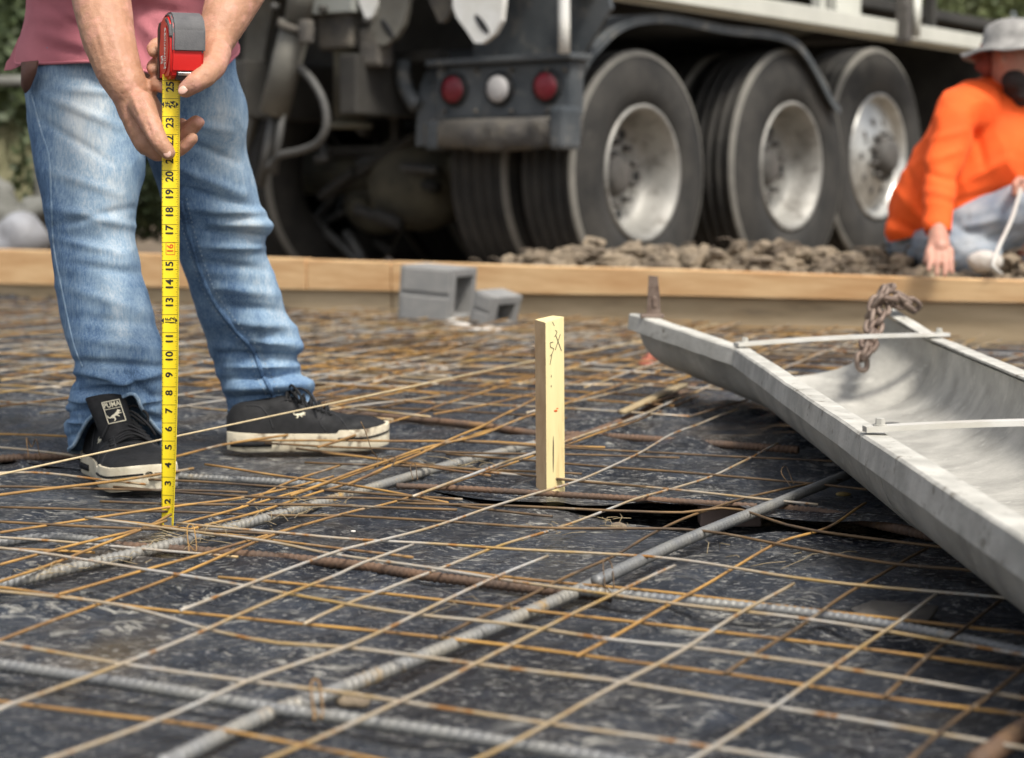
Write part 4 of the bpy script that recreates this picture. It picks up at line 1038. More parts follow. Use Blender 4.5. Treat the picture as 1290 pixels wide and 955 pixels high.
# ================================================================== BACKDROP ON THE LEFT AND RIGHT
def tree(px, Y, z0, hgt, cr, n, m_, label, seed, leaf=.06, cat='tree', name='tree', trunk=True):
    c = P(px, 240, Y); base = V((c.x, Y, z0)); e = empty(name, base); rnd = random.Random(seed)
    if trunk:
        bm = NB(); tube(bm, smooth_path([base, base+V((.05, 0, hgt*.4)), base+V((0, .1, hgt*.85))], .2), [.10]*0 or .07, 9)
        for k in range(6):
            a = rnd.random()*6.3; tube(bm, smooth_path([base+V((0, 0, hgt*rnd.uniform(.3, .6))), base+V((cos(a)*cr*.4, sin(a)*cr*.4, hgt*.7)), base+V((cos(a)*cr*.8, sin(a)*cr*.8, hgt*rnd.uniform(.7, .95)))], .2), .03, 6)
        obj('trunk', bm, M['bark'], e)
    bm = NB(); cl = [(base+V((rnd.uniform(-1, 1)*cr*.7, rnd.uniform(-1, 1)*cr*.7, hgt*(.62+rnd.uniform(-.28, .32)))), cr*rnd.uniform(.25, .5)) for _ in range(14)]
    for _ in range(n):
        q, r_ = rnd.choice(cl); d = V((rnd.gauss(0, 1), rnd.gauss(0, 1), rnd.gauss(0, 1))); d = d/d.length*r_*rnd.random()**.4
        p = q+d; a = V((rnd.uniform(-1, 1), rnd.uniform(-1, 1), rnd.uniform(-1, 1))).normalized()*leaf; b2 = a.cross(V((rnd.uniform(-1, 1), rnd.uniform(-1, 1), rnd.uniform(-1, 1)))).normalized()*leaf*.5
        bm.faces.new([bm.verts.new(p-a), bm.verts.new(p+b2), bm.verts.new(p+a), bm.verts.new(p-b2)])
    obj('crown', bm, M[m_], e, smooth=False); tag(e, label, cat, 'trees and bushes beyond the site'); return e
tree(-30, 13.5, .05, 3.4, 1.3, 9000, 'leaf_dark', 'dark green bushy tree at the far left edge behind the worker', 1)
tree(60, 16, .1, 4.5, 1.8, 9000, 'leaf', 'lighter green tree farther back at the left, behind the dark bush', 2)
tree(1175, 19, .15, 3.2, 1.4, 7000, 'leaf', 'green tree seen through the gap before the kneeling worker', 3)
tree(1330, 22, .2, 5, 2.2, 8000, 'leaf_dark', 'tall dark tree beyond the right edge of the truck', 4)
tree(185, 11.2, .0, 1.15, .75, 7000, 'leaf_dark', 'low dark shrub added to darken the gap between the legs of the standing worker', 7, leaf=.04, cat='filler', name='filler', trunk=False)  # made-up foliage, put in as darkness behind the legs
bm = NB(); rows = []
for i in range(30):
    x = -7+.14*i*1.0
    rows.append([(x, 10.2+.35*k, .0+.10*k+.04*noise.noise(V((x*2, k, 0)))) for k in range(14)])
sheet(bm, rows); tag(obj('grassy_bank', bm, M['grass']), kind='structure')
bm = NB(); rnd = random.Random(3)
for _ in range(5000):
    x = rnd.uniform(-6, -2.7); k = rnd.uniform(0, 13); p = V((x, 10.2+.35*k, .10*k)); h_ = rnd.uniform(.08, .3); d = V((rnd.uniform(-.08, .08), rnd.uniform(-.08, .08), h_)); s_ = V((.008, .004, 0))
    bm.faces.new([bm.verts.new(p-s_), bm.verts.new(p+s_), bm.verts.new(p+d)])
tag(obj('tall_grass', bm, M['grass'], smooth=False), 'dry grey green grass on the bank at the left', 'grass', kind='stuff')
for i, (px, py, r_, lb) in enumerate(((12, 285, .17, 'grey boulder at the left edge just above the boards'), (62, 262, .13, 'smaller grey boulder partly hidden behind the worker\'s leg'), (-35, 262, .22, 'large grey boulder cut off by the left edge'))):
    p = P(px, py, 9.4); bm = NB()
    for v in ball(bm, p, (r_*1.3, r_, r_*.8), sub=4): v.co += (v.co-p)*(.5*noise.noise(v.co*3.3)+.35*noise.noise(v.co*9))
    tag(obj('boulder', bm, M['stone'], origin=p), lb, 'boulder', 'boulders at the left')
a, b_ = P(-80, 102, 10.5), P(48, 102, 10.3); bm = NB(); cyl(bm, a, b_, .03, .03, 14)
for q in (a.lerp(b_, .1), a.lerp(b_, .98)): cyl(bm, q, V((q.x, q.y, .02)), .025, .025, 12)
tag(obj('pipe_rail', bm, M['stone'], origin=(a.x, a.y, 0)), 'grey horizontal pipe rail behind the worker at the left edge', 'rail')
bm = NB(); tube(bm, smooth_path([P(18, 290, 9.2), P(40, 268, 9.2), P(70, 262, 9.2), P(100, 275, 9.2), P(130, 300, 9.0)], .05), .045, 12)
tag(obj('drain_hose', bm, M['stone'], origin=P(18, 290, 9.2)), 'pale grey hose curving along the ground behind the worker\'s near leg', 'hose')
bm = NB(); p = P(20, 305, 8.9)
for v in ball(bm, p, (.14, .1, .12), sub=4): v.co += (v.co-p)*(.6*noise.noise(v.co*6))
tag(obj('tarp_bundle', bm, mat('tarp', (.30,.31,.33), (.2,.2,.21), 8, .6, bump=.01, bscale=10), origin=p), 'crumpled grey plastic bundle at the left edge behind the boards', 'bundle')
# ================================================================== PEOPLE AND WHAT THEY WEAR
def ring(py, l, r, Y, b, n=40, tilt=0.0, sq=.88):
    c = P((l+r)/2, py, Y); a = (r-l)/2*Y/F; out = []
    for k in range(n):
        th = 2*pi*k/n; cx, sy = cos(th), sin(th)
        out.append(c + V((math.copysign(abs(cx)**sq, cx)*a, math.copysign(abs(sy)**sq, sy)*b, tilt*cx)))
    return out
def loft(bm, rows, n=40, sub=8):
    rings = [ring(*r, n=n) for r in rows]; out = []
    ext = [rings[0]] + rings + [rings[-1]]
    for i in range(1, len(ext)-2):
        for k in range(sub):
            t = k/sub; rr = []
            for a, b, c, d in zip(ext[i-1], ext[i], ext[i+1], ext[i+2]):
                rr.append(.5*((2*b)+(c-a)*t+(2*a-5*b+4*c-d)*t*t+(3*b-a-3*c+d)*t**3))
            out.append(rr)
    out.append(rings[-1])
    g = sheet(bm, out, close=True); bm.faces.new(g[0][::-1]); bm.faces.new(g[-1])
def lerp_tab(tab, x):
    if x <= tab[0][0]: return tab[0][1]
    for (a, va), (b, vb) in zip(tab, tab[1:]):
        if x <= b: return va+(vb-va)*(x-a)/(b-a)
    return tab[-1][1]
def segd(px, py, f):
    x0, y0, x1, y1 = f[:4]; dx, dy = x1-x0, y1-y0; L2 = dx*dx+dy*dy
    t = ((px-x0)*dx+(py-y0)*dy)/L2; tc = min(1, max(0, t))
    return sqrt((px-x0-tc*dx)**2+(py-y0-tc*dy)**2), tc
def folds(bm, lst, front=True, gen=0.0, gscale=(1, 1, 1), ymin=-1e9):
    bm.normal_update(); mv = []
    for v in bm.verts:
        d = (_o-v.co).normalized().dot(v.normal); px, py = pix(v.co); h = 0.0
        if d > -.55:
            w_ = min(1, (d+.55)/.5)
            for f in lst:
                if abs(py-(f[1]+f[3])/2) > abs(f[3]-f[1])/2+f[5]*3: continue
                ds, tc = segd(px, py, f)
                if ds < f[5]*3: h += w_*f[4]*exp(-(ds/f[5])**2)*(sin(pi*min(.92, max(.08, tc)))**.6)
        if gen:
            q = V((v.co.x*gscale[0], v.co.y*gscale[1], v.co.z*gscale[2])); n1 = noise.noise(q)
            h += gen*(1-2*abs(n1)**.7)*.6 + gen*.4*noise.noise(q*2.3)
        mv.append(h)
    for v, h in zip(bm.verts, mv): v.co += v.normal*h
def cut_hem(bm, test_front, tab, tab_back, xr):
    """removes everything below a hem line, snaps the rim to it; returns the rim loop paths"""
    bm.normal_update(); kill = []
    def hem(v, px):
        fr = (_o-v.co).dot(v.normal) > 0
        return lerp_tab(tab if fr else tab_back, px)
    info = {}
    for v in bm.verts:
        px, py = pix(v.co)
        if xr[0] <= px <= xr[1]:
            h = hem(v, px)
            if py > h: kill.append(v)
    bmesh.ops.delete(bm, geom=kill, context='VERTS')
    for v in bm.verts:
        if v.is_boundary:
            px, py = pix(v.co)
            if xr[0]-3 <= px <= xr[1]+3:
                h = hem(v, px)
                if abs(py-h) < 9: v.co.z -= (h-py)*v.co.y/F*.9
    # smooth rim
    bnd = [v for v in bm.verts if v.is_boundary]
    for _ in range(4):
        nw = {}
        for v in bnd:
            nb = [e.other_vert(v) for e in v.link_edges if e.is_boundary]
            if len(nb) == 2: nw[v] = v.co*.4+(nb[0].co+nb[1].co)*.3
        for v, c_ in nw.items(): v.co = c_
def rim_loops(bm, minlen=40):
    es = {e for e in bm.edges if e.is_boundary}; loops = []
    while es:
        e = es.pop(); st = e.verts[0]; cur = e.verts[1]; pth = [st.co.copy(), cur.co.copy()]
        while True:
            nx = [k for k in cur.link_edges if k in es]
            if not nx: break
            es.discard(nx[0]); cur = nx[0].other_vert(cur); pth.append(cur.co.copy())
        if len(pth) > minlen: loops.append(pth)
    return loops
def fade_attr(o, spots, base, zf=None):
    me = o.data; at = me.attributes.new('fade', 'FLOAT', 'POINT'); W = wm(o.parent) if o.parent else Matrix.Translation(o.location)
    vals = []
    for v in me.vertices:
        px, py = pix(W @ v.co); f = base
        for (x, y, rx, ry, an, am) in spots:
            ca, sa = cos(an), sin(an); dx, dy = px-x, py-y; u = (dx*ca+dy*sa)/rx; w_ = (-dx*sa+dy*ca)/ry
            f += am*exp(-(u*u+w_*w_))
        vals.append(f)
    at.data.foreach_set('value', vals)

# ---------------------------------------------------------------- the worker with the tape
wk = empty('person', G(240, 610)); tag(wk, 'standing worker in a rose shirt and faded jeans holding the tape measure upright', 'person')
hipc = P(150, 50, 3.12)
chest = hipc+V((.02, -.12, .36)); neck = chest+V((.02, -.10, .20)); head = neck+V((.01, -.10, .16))
bm = NB()
for a, ra, b_, rb in ((hipc, .13, chest, .14), (chest, .13, neck, .06), (neck, .058, head, .075)): cap(bm, a, b_, ra, rb)
ball(bm, head+V((0, -.02, .03)), (.078, .095, .11)); ball(bm, head+V((0, -.115, .02)), (.014, .02, .02)); ball(bm, head+V((.08, -.01, .02)), (.01, .02, .03)); ball(bm, head+V((-.08, -.01, .02)), (.01, .02, .03))
shA = chest+V((-.19, -.01, .10)); shB = chest+V((.19, -.01, .10)); elA = P(100, -120, 2.80); elB = P(345, -110, 2.88)
cap(bm, chest+V((0, 0, .1)), shA, .07, .062); cap(bm, chest+V((0, 0, .1)), shB, .07, .062)
cap(bm, shA, elA, .06, .048); cap(bm, shB, elB, .06, .048)
for pts in ([(P(105, 60, 3.10), .07), (P(112, 300, 3.03), .045), (P(150, 455, 3.02), .030)], [(P(215, 60, 3.17), .07), (P(278, 300, 3.25), .045), (P(320, 430, 3.31), .034), (P(345, 500, 3.33), .032), (P(340, 535, 3.34), .03)]): chain(bm, pts)
body_low = bm
# forearm and hand A (pinches the blade) ; hand B (holds the case)
bm = body_low
chain(bm, [(elA, .047), (P(120, -45, 2.74), .0455), (P(128, 0, 2.71), .0430), (P(137, 50, 2.675), .0385), (P(150, 90, 2.65), .0330), (P(162, 112, 2.64), .0290)])
def hand(fn): fn()
# back of hand A: three parallel bones give a flat palm
chain(bm, [(P(162,112,2.645), .0275), (P(171,138,2.640), .0255), (P(179,162,2.630), .0225), (P(185,181,2.622), .0180)])
chain(bm, [(P(167,112,2.650), .0260), (P(184,138,2.650), .0225), (P(194,160,2.648), .0185)])
chain(bm, [(P(170,115,2.665), .022), (P(190,140,2.668), .0185), (P(199,158,2.666), .015)])
# index, middle, ring behind the blade
chain(bm, [(P(186,181,2.618), .0170), (P(198,192,2.616), .0135), (P(219,192,2.620), .0108), (P(233,184,2.616), .0098), (P(243,174,2.612), .0082)])
chain(bm, [(P(191,170,2.640), .0145), (P(212,178,2.640), .0115), (P(232,170,2.634), .0105), (P(243,161,2.628), .0098), (P(251,154,2.622), .0082)])
chain(bm, [(P(196,160,2.660), .0135), (P(218,168,2.662), .0112), (P(238,160,2.656), .0100), (P(247,152,2.650), .0085)])
chain(bm, [(P(199,154,2.675), .0120), (P(216,160,2.680), .0100), (P(230,156,2.676), .0085)])
# thumb A in front
chain(bm, [(P(178,130,2.618), .0190), (P(188,152,2.598), .0160), (P(198,173,2.583), .0132), (P(205,184,2.579), .0122), (P(212,193,2.5795), .0104)])
chain(bm, [(elB, .047), (P(318, -50, 2.80), .046), (P(293, 0, 2.74), .0400), (P(281, 28, 2.71), .0335), (P(271, 52, 2.69), .0280)])
# palm B on the right flank and behind the case
chain(bm, [(P(271,52,2.69), .0275), (P(258,66,2.700), .0230), (P(243,60,2.706), .0170)])
chain(bm, [(P(270,54,2.69), .0265), (P(258,80,2.695), .0210), (P(243,84,2.704), .0160)])
chain(bm, [(P(272,58,2.675), .024), (P(262,85,2.668), .0190), (P(247,104,2.690), .0155)])
for (y0_, y1_, ytip, dx) in ((52, 56, 66, 2), (76, 80, 88, 1), (98, 102, 107, 6)):
    chain(bm, [(P(244, y0_, 2.706), .0140), (P(218, (y0_+y1_)/2, 2.708), .0115), (P(198, y1_, 2.698), .0105), (P(193, (y1_+ytip)/2, 2.676), .0100), (P(192+dx*.8, ytip, 2.656 if dx < 5 else 2.64), .0085)])
cap(bm, P(197, 107, 2.642), P(207, 112, 2.628), .0088, .0078)
# thumb B
chain(bm, [(P(273, 66, 2.655), .0215), (P(269, 84, 2.622), .0180), (P(257, 97, 2.592), .0160), (P(246, 104, 2.578), .0140), (P(234, 113, 2.578), .0118)])
bm = remesh(bm, .0029, smooth=5)
folds(bm, [(192,160,200,175,-.0016,1.6), (183,150,192,172,-.0022,2.2), (198,167,206,172,-.0008,1.2), (172,95,186,112,-.0012,1.5), (176,92,190,108,-.001,1.5), (205,170,196,176,-.0008,1), (246,98,252,106,-.0008,1.3), (243,100,249,108,-.0008,1.2), (256,92,262,100,-.0008,1.3), (150,60,158,100,.0015,4), (140,20,150,70,.0012,5), (166,120,178,150,.0018,2), (160,128,168,150,.0014,2), (178,118,190,140,.0016,2), (120,20,135,80,.0014,3), (276,40,262,75,.0014,3), (262,70,250,92,.0014,2.2)], gen=.0007, gscale=(60, 60, 60))
obj('body', bm, M['skin'], wk)
def nail(c, u, w_, nrm):
    u = u.normalized(); nrm = (nrm - u*nrm.dot(u)).normalized(); s_ = u.cross(nrm); bm = NB()
    R = Matrix((u, s_, nrm)).transposed(); ball(bm, c, (.0075, .0058, .0022), R=R, sub=3); obj('fingernail', bm, M['nail'], wk)
tA = P(212, 193, 2.5815); nail(tA+V((.000, -.0100, .0005)), V((.4, -.1, -.9)), 0, V((0, -1, .15)))
tB = P(234, 113, 2.5765); nail(tB+V((-.002, -.0100, -.001)), V((-.8, -.2, -.6)), 0, V((.1, -1, .2)))

# jeans
bm = NB()
near = [(45,34,190,3.08,.095),(90,34,186,3.08,.098),(130,37,184,3.07,.095),(200,46,181,3.05,.088),(250,55,172,3.03,.080),(280,62,166,3.02,.076),(300,66,167,3.02,.074),(330,68,174,3.01,.074),(350,72,178,3.01,.074),(400,80,192,3.00,.073),(440,90,203,2.99,.073),(465,98,205,2.99,.070),(478,100,204,2.99,.064),(490,88,206,2.995,.066),(502,93,203,3.0,.060),(514,84,206,3.0,.062),(526,90,203,3.005,.058),(540,82,205,3.01,.060),(555,86,203,3.01,.058),(580,90,200,3.01,.055)]
farl = [(45,150,292,3.16,.095),(90,152,296,3.16,.098),(130,165,308,3.17,.094),(170,180,309,3.18,.088),(200,190,311,3.20,.084),(250,204,324,3.22,.080),(268,208,331,3.23,.078),(283,213,340,3.24,.076),(296,217,339,3.245,.075),(312,223,332,3.25,.073),(350,237,346,3.27,.072),(400,252,364,3.29,.070),(425,260,378,3.31,.070),(440,264,382,3.315,.071),(456,271,376,3.32,.068),(470,273,381,3.32,.071),(484,280,393,3.32,.073),(500,285,396,3.33,.074),(525,290,400,3.33,.074),(545,292,398,3.33,.072)]
loft(bm, near); loft(bm, farl)
bm = remesh(bm, .0038, smooth=3)
FL = [ # near leg: x0,y0,x1,y1,amplitude,width px
 (55,120,150,160,.004,7),(50,150,140,205,-.003,6),(70,112,170,120,.003,6),(60,215,150,245,.003,7),(62,262,168,285,.005,7),(66,285,165,262,-.004,6),(68,300,150,320,.004,6),(75,330,172,345,-.003,7),
 (78,360,185,395,.003,8),(95,400,195,410,-.003,8),(88,425,200,440,.003,7),(96,455,200,462,-.006,5),(98,468,170,480,.006,5),(120,486,204,470,.006,5),(90,492,150,488,-.008,5),(88,503,140,497,.008,5),(150,500,205,505,.006,5),
 (86,520,120,510,-.006,4),(84,535,112,528,.007,5),(86,550,106,545,-.005,4),(175,520,205,530,-.005,4),(160,470,190,500,-.005,5),
 # near leg long vertical tension
 (150,180,160,330,.003,10),(80,180,90,400,-.0025,10),(130,330,150,440,.003,10),
 # far leg
 (215,150,290,165,.004,7),(225,175,300,205,-.004,6),(215,205,305,245,.005,7),(225,235,318,262,-.005,6),(240,262,335,268,.007,7),(265,280,338,284,.007,6),(262,292,337,298,-.008,5),(255,310,336,312,.006,6),(250,330,335,340,-.004,7),
 (262,360,350,372,.004,8),(275,385,362,392,-.004,7),(285,405,372,412,.005,7),(300,425,378,436,.007,7),(275,445,378,450,-.007,6),(285,462,372,462,.006,6),(282,478,385,470,-.006,5),(286,490,390,484,.006,5),(290,502,395,496,-.005,4),(295,512,395,508,.004,4),
 (330,400,345,470,.004,7),(240,300,262,400,-.003,6)]
folds(bm, [(*f[:4], f[4]*(1.35 if f[1] < 440 else 1.75), f[5]*.85) for f in FL], gen=.0045, gscale=(12, 12, 10))
hemN = [(60,566),(92,564),(101,547),(111,527),(145,506),(168,492),(172,498),(178,515),(192,534),(203,547),(215,547)]
cut_hem(bm, None, hemN, [(60,570),(215,570)], (60, 214))
hemF = [(280,514),(290,517),(306,521),(333,525),(357,529),(374,526),(401,502),(410,500)]
cut_hem(bm, None, hemF, [(280,520),(410,512)], (268, 415))
loops = rim_loops(bm)
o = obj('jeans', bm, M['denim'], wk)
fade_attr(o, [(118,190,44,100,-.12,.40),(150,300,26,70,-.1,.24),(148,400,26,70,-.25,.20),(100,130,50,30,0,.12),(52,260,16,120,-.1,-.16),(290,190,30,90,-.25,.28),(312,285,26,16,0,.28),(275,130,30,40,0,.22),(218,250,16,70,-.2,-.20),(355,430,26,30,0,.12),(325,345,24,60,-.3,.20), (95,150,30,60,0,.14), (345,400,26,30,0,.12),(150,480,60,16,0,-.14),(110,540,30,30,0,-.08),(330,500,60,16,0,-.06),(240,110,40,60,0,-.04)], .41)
for lp in loops:
    c_ = sum((pix(p)[1] for p in lp))/len(lp)
    if c_ > 300:
        b2 = NB(); st_ = lp[::2]
        for _ in range(5): st_ = [st_[0]]+[(st_[i-1]+st_[i]*2+st_[i+1])/4 for i in range(1, len(st_)-1)]+[st_[-1]]
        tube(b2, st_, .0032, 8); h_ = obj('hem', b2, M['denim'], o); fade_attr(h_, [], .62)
# seam of the far leg (inside seam facing the viewer): raised ridge following the cloth, with stitches
from mathutils.bvhtree import BVHTree
bb = NB(); bb.from_mesh(o.data); Wj = wm(wk); bmesh.ops.transform(bb, matrix=Wj, verts=bb.verts); TREE = BVHTree.FromBMesh(bb)
def on_cloth(px, py, lift=.0):
    d = ray(px, py).normalized(); h_ = TREE.ray_cast(_o, d)
    return None if h_[0] is None else (h_[0]+h_[1]*lift)
def seam(pts, r, mname, name, dash=None, lift=0.0, fade=.5):
    path = smooth_path([V((x, y, 0)) for x, y in pts], 2.0); cur = [on_cloth(p.x, p.y, lift) for p in path]
    cur = [c_ for c_ in cur if c_ is not None]
    ok = [cur[0]]
    for c_ in cur[1:]:
        if (c_-ok[-1]).length < .02: ok.append(c_)
    b2 = NB()
    if dash:
        for i in range(0, len(ok)-2, 3): tube(b2, [ok[i], (ok[i]+ok[i+1])/2, ok[i+1]], r, 5)
    else: tube(b2, ok, r, 8)
    s_ = obj(name, b2, M[mname], o)
    if mname == 'denim': fade_attr(s_, [], fade)
seam([(228,252),(240,300),(262,365),(290,408),(318,440),(330,470),(345,500),(352,524)], .0046, 'denim', 'inner_seam', fade=.22)
seam([(235,250),(247,298),(269,362),(297,404),(325,437),(338,467),(353,497),(360,524)], .0008, 'stitch', 'stitching', dash=1, lift=.0006)
seam([(222,252),(234,300),(256,365),(284,408),(312,442),(322,472),(337,500),(344,522)], .0008, 'stitch', 'stitching', dash=1, lift=.0006)
seam([(40,120),(52,165),(62,200),(65,260),(68,310),(78,365),(92,430),(104,462)], .0016, 'denim', 'side_seam', fade=.62)
seam([(292,509),(306,513),(333,517),(357,520),(374,517),(396,498)], .0005, 'stitch', 'stitching', dash=1, lift=.0006)

# shirt
bm = NB()
loft(bm, [(112,26,296,3.10,.135),(85,24,299,3.10,.135),(60,29,299,3.10,.133),(20,37,292,3.09,.13),(-30,40,288,3.07,.13),(-90,44,286,3.04,.13)], n=56, sub=8)
cap(bm, P(165, -60, 3.06), chest, .15, .155); cap(bm, chest, chest+V((.0, -.02, .10)), .15, .12); cap(bm, chest+V((0, 0, .09)), shA, .09, .085); cap(bm, chest+V((0, 0, .09)), shB, .09, .085)
cap(bm, shA, shA.lerp(elA, .62), .085, .075); cap(bm, shB, shB.lerp(elB, .62), .085, .075); cap(bm, chest+V((0, -.02, .1)), neck-V((0, 0, .05)), .11, .075)
bm = remesh(bm, .006, smooth=6)
folds(bm, [(50,40,120,62,.005,7),(60,60,125,72,-.004,5),(40,22,110,20,.004,8),(170,20,205,60,.006,7),(180,10,250,20,-.005,7),(175,50,190,85,-.004,4),(60,8,110,40,-.004,6),(265,60,290,80,.004,6)], gen=.004, gscale=(9, 9, 9))
cut_hem(bm, None, [(0,82),(20,81),(60,80),(125,77),(160,84),(190,92),(240,101),(271,96),(300,67)], [(0,60),(310,55)], (0, 330))
loops = rim_loops(bm, 60)
sh = obj('shirt', bm, M['shirt_red'], wk)
for lp in loops:
    if sum(pix(p)[1] for p in lp)/len(lp) > 20:
        b2 = NB(); st_ = lp[::2]
        for _ in range(4): st_ = [st_[0]]+[(st_[i-1]+st_[i]*2+st_[i+1])/4 for i in range(1, len(st_)-1)]+[st_[-1]]
        tube(b2, st_, .0026, 8); obj('hem', b2, M['shirt_red'], sh)
bm = NB(); prism(bm, [P(24,46,3.10), P(30,60,3.09), P(27,82,3.09), P(14,88,3.12), P(5,89,3.14), P(8,78,3.14), P(20,64,3.12)], (0, .004, 0)); obj('vent_flap', bm, M['shirt_red'], sh, smooth=False)
bm = NB(); prism(bm, [P(26,78,2.985), P(48,76,2.96), P(45,92,2.96), P(37,112,2.975), P(31,118,2.98), P(26,108,2.985)], (0, .006, 0)); bmesh.ops.bevel(bm, geom=bm.edges[:], offset=.0012, segments=2, affect='EDGES'); obj('tool_sheath', bm, M['leather'], wk)
bm = NB(); ball(bm, head+V((0, .02, .07)), (.088, .10, .085)); obj('hair', bm, M['hair'], wk)

# shoes
CAT = [(-1.05,.25),(-.98,.05),(-.9,-.15),(-.75,-.22),(-.6,-.05),(-.35,.12),(-.1,.2),(.15,.42),(.38,.62),(.5,.78),(.55,.95),(.64,.8),(.78,.78),(.95,.62),(.82,.5),(.62,.42),(.72,.33),(.98,.32),(1.0,.2),(.62,.14),(.42,.08),(.42,-.08),(.62,-.3),(.52,-.4),(.25,-.14),(.0,-.1),(-.12,-.3),(-.02,-.62),(-.2,-.95),(-.38,-.95),(-.2,-.62),(-.36,-.42),(-.55,-.38),(-.85,-.4),(-1.05,-.25),(-1.12,0)]
def shoe(org, ang, tongue=True, mir=1, wk_=1.0):
    e = obj_root = None
    L_ = .292
    def hw(x):
        u = x/L_
        b = lerp_tab([(0,.020),(.04,.030),(.12,.036),(.3,.0355),(.45,.040),(.62,.049),(.75,.051),(.86,.046),(.94,.034),(.985,.022),(1.0,.006)], u); return b*wk_
    def ctr(x): u = x/L_; return mir*(.006*sin(pi*u))
    Mx = Matrix.Translation(V(org)) @ Matrix.Rotation(ang, 4, 'Z')
    xs_ = [L_*(i/44)**1.0 for i in range(45)]
    xs_ = sorted(set(xs_+[L_*.99, L_*.005]))
    def outline(k=1.0, zz=0, toe=0):
        pts = [V((x, ctr(x)+hw(x)*k, zz)) for x in xs_] + [V((x, ctr(x)-hw(x)*k, zz)) for x in reversed(xs_)]
        return pts
    # sole: stacked outlines
    bm = NB(); rows = []
    for zz, k in ((.0, .95), (.003, 1.0), (.012, 1.012), (.0195, 1.015), (.0275, 1.015), (.032, 1.0), (.0325, .95)):
        o_ = outline(k, zz)
        for p in o_:
            u = p.x/L_; p.z += (.008*max(0, (u-.82)/.18)**1.5)*(1-0*zz) + (.004*max(0, .1-u)*10 if zz < .01 else 0)
            if zz > .025: p.z += .006*(1 if u > .66 else 0)*min(1, (u-.66)/.02 if u > .66 else 0) + .004*max(0, 1-u/.25)
        rows.append(o_)
    g = sheet(bm, rows, close=True); bm.faces.new(g[0][::-1]); bm.faces.new(g[-1]); bmesh.ops.recalc_face_normals(bm, faces=bm.faces)
    bmesh.ops.transform(bm, matrix=Mx, verts=bm.verts); par = bm
    # upper
    hh = [(0,.060),(.03,.078),(.08,.086),(.22,.092),(.34,.098),(.42,.094),(.52,.080),(.62,.068),(.74,.060),(.86,.057),(.94,.052),(.985,.044),(1,.036)]
    bu = NB(); rings = []; nth = 26
    for x in xs_:
        u = x/L_; h_ = lerp_tab(hh, u); w_ = max(hw(x)*.965, .003); row = []
        for k in range(nth+1):
            th = pi*k/nth; c_, s_ = cos(th), sin(th)
            narrow = lerp_tab([(0,.75),(.3,.80),(.5,.92),(.7,1),(1,1)], u)
            zz = .026+(h_-.026)*abs(s_)**.75; kk = 1-(1-narrow)*(zz-.026)/max(.01, h_-.026)
            row.append((Mx @ V((x if u > .02 else x+.0*s_, ctr(x)+math.copysign(abs(c_)**.62, c_)*w_*kk, zz))))
        rings.append(row)
    g = sheet(bu, rings); 
    for rr in (g[0], g[-1]): bu.faces.new(rr)
    bmesh.ops.recalc_face_normals(bu, faces=bu.faces)
    up = obj('shoe', bu, M['shoe_black'], wk); sharp(up, 60)
    sl = obj('sole', par, M['shoe_sole'], up); sharp(sl, 50)
    # dark inlay line round the sole, and heel block inlay
    def side(u0, u1, zl, zh, k, name, m, sgn):
        b2 = NB(); rows = []
        xx = [L_*(u0+(u1-u0)*i/30) for i in range(31)]
        for x in xx:
            u = x/L_; lf = .008*max(0, (u-.82)/.18)**1.5
            y_ = ctr(x)+sgn*hw(x)*k*1.008; yo = sgn*.0022
            rows.append([V((x, y_, zl+lf)), V((x, y_+yo, zl+lf)), V((x, y_+yo, zh+lf)), V((x, y_, zh+lf))])
        gg = sheet(b2, rows, close=True); b2.faces.new(gg[0][::-1]); b2.faces.new(gg[-1]); bmesh.ops.recalc_face_normals(b2, faces=b2.faces)
        bmesh.ops.transform(b2, matrix=Mx, verts=b2.verts); obj(name, b2, M[m], up)
    for sgn in (1, -1):
        side(.67, .999, .0225, .0255, 1.012, 'sole_stripe', 'shoe_black', sgn)
        side(.02, .27, .010, .020, 1.012, 'heel_inlay', 'shoe_black', sgn)
    # foxing seam and eyestay overlays
    def ovl(path, r, m, name):
        b2 = NB(); tube(b2, [Mx @ p for p in smooth_path(path, .004)], r, 6); obj(name, b2, M[m], up)
    def up_pt(u, th):   # point on the upper
        x = u*L_; h_ = lerp_tab(hh, u); c_, s_ = cos(th), sin(th); narrow = lerp_tab([(0,.75),(.3,.80),(.5,.92),(.7,1),(1,1)], u)
        zz = .026+(h_-.026)*abs(s_)**.75; kk = 1-(1-narrow)*(zz-.026)/max(.01, h_-.026)
        return V((x, ctr(x)+math.copysign(abs(c_)**.62, c_)*hw(x)*.965*kk, zz))
    for sgn in (0, 1):
        f_ = (lambda a: a) if sgn == 0 else (lambda a: pi-a)
        ovl([up_pt(.60, f_(.15)), up_pt(.56, f_(.5)), up_pt(.60, f_(1.0)), up_pt(.64, f_(pi/2))], .0012, 'shoe_suede', 'toe_seam')
        ovl([up_pt(.74, f_(.2)), up_pt(.70, f_(.7)), up_pt(.66, f_(1.2)), up_pt(.40, f_(1.15)), up_pt(.33, f_(1.0))], .0016, 'shoe_suede', 'eyestay')
        ovl([up_pt(.28, f_(.15)), up_pt(.25, f_(.5)), up_pt(.20, f_(.9)), up_pt(.12, f_(1.1))], .0014, 'shoe_suede', 'heel_seam')
    # laces
    for i in range(6):
        u = .36+.048*i; z_ = .0035
        a = up_pt(u, 1.05); b2_ = up_pt(u+.03, pi-1.05); c_ = up_pt(u+.015, pi/2)+V((0, 0, .006+.002))
        ovl([a+V((0, .001, .001)), c_, b2_+V((0, -.001, .001))], .0026, 'shoe_black', 'lace')
        a = up_pt(u+.03, 1.05); b2_ = up_pt(u, pi-1.05)
        ovl([a, c_+V((0, 0, .004)), b2_], .0026, 'shoe_black', 'lace')
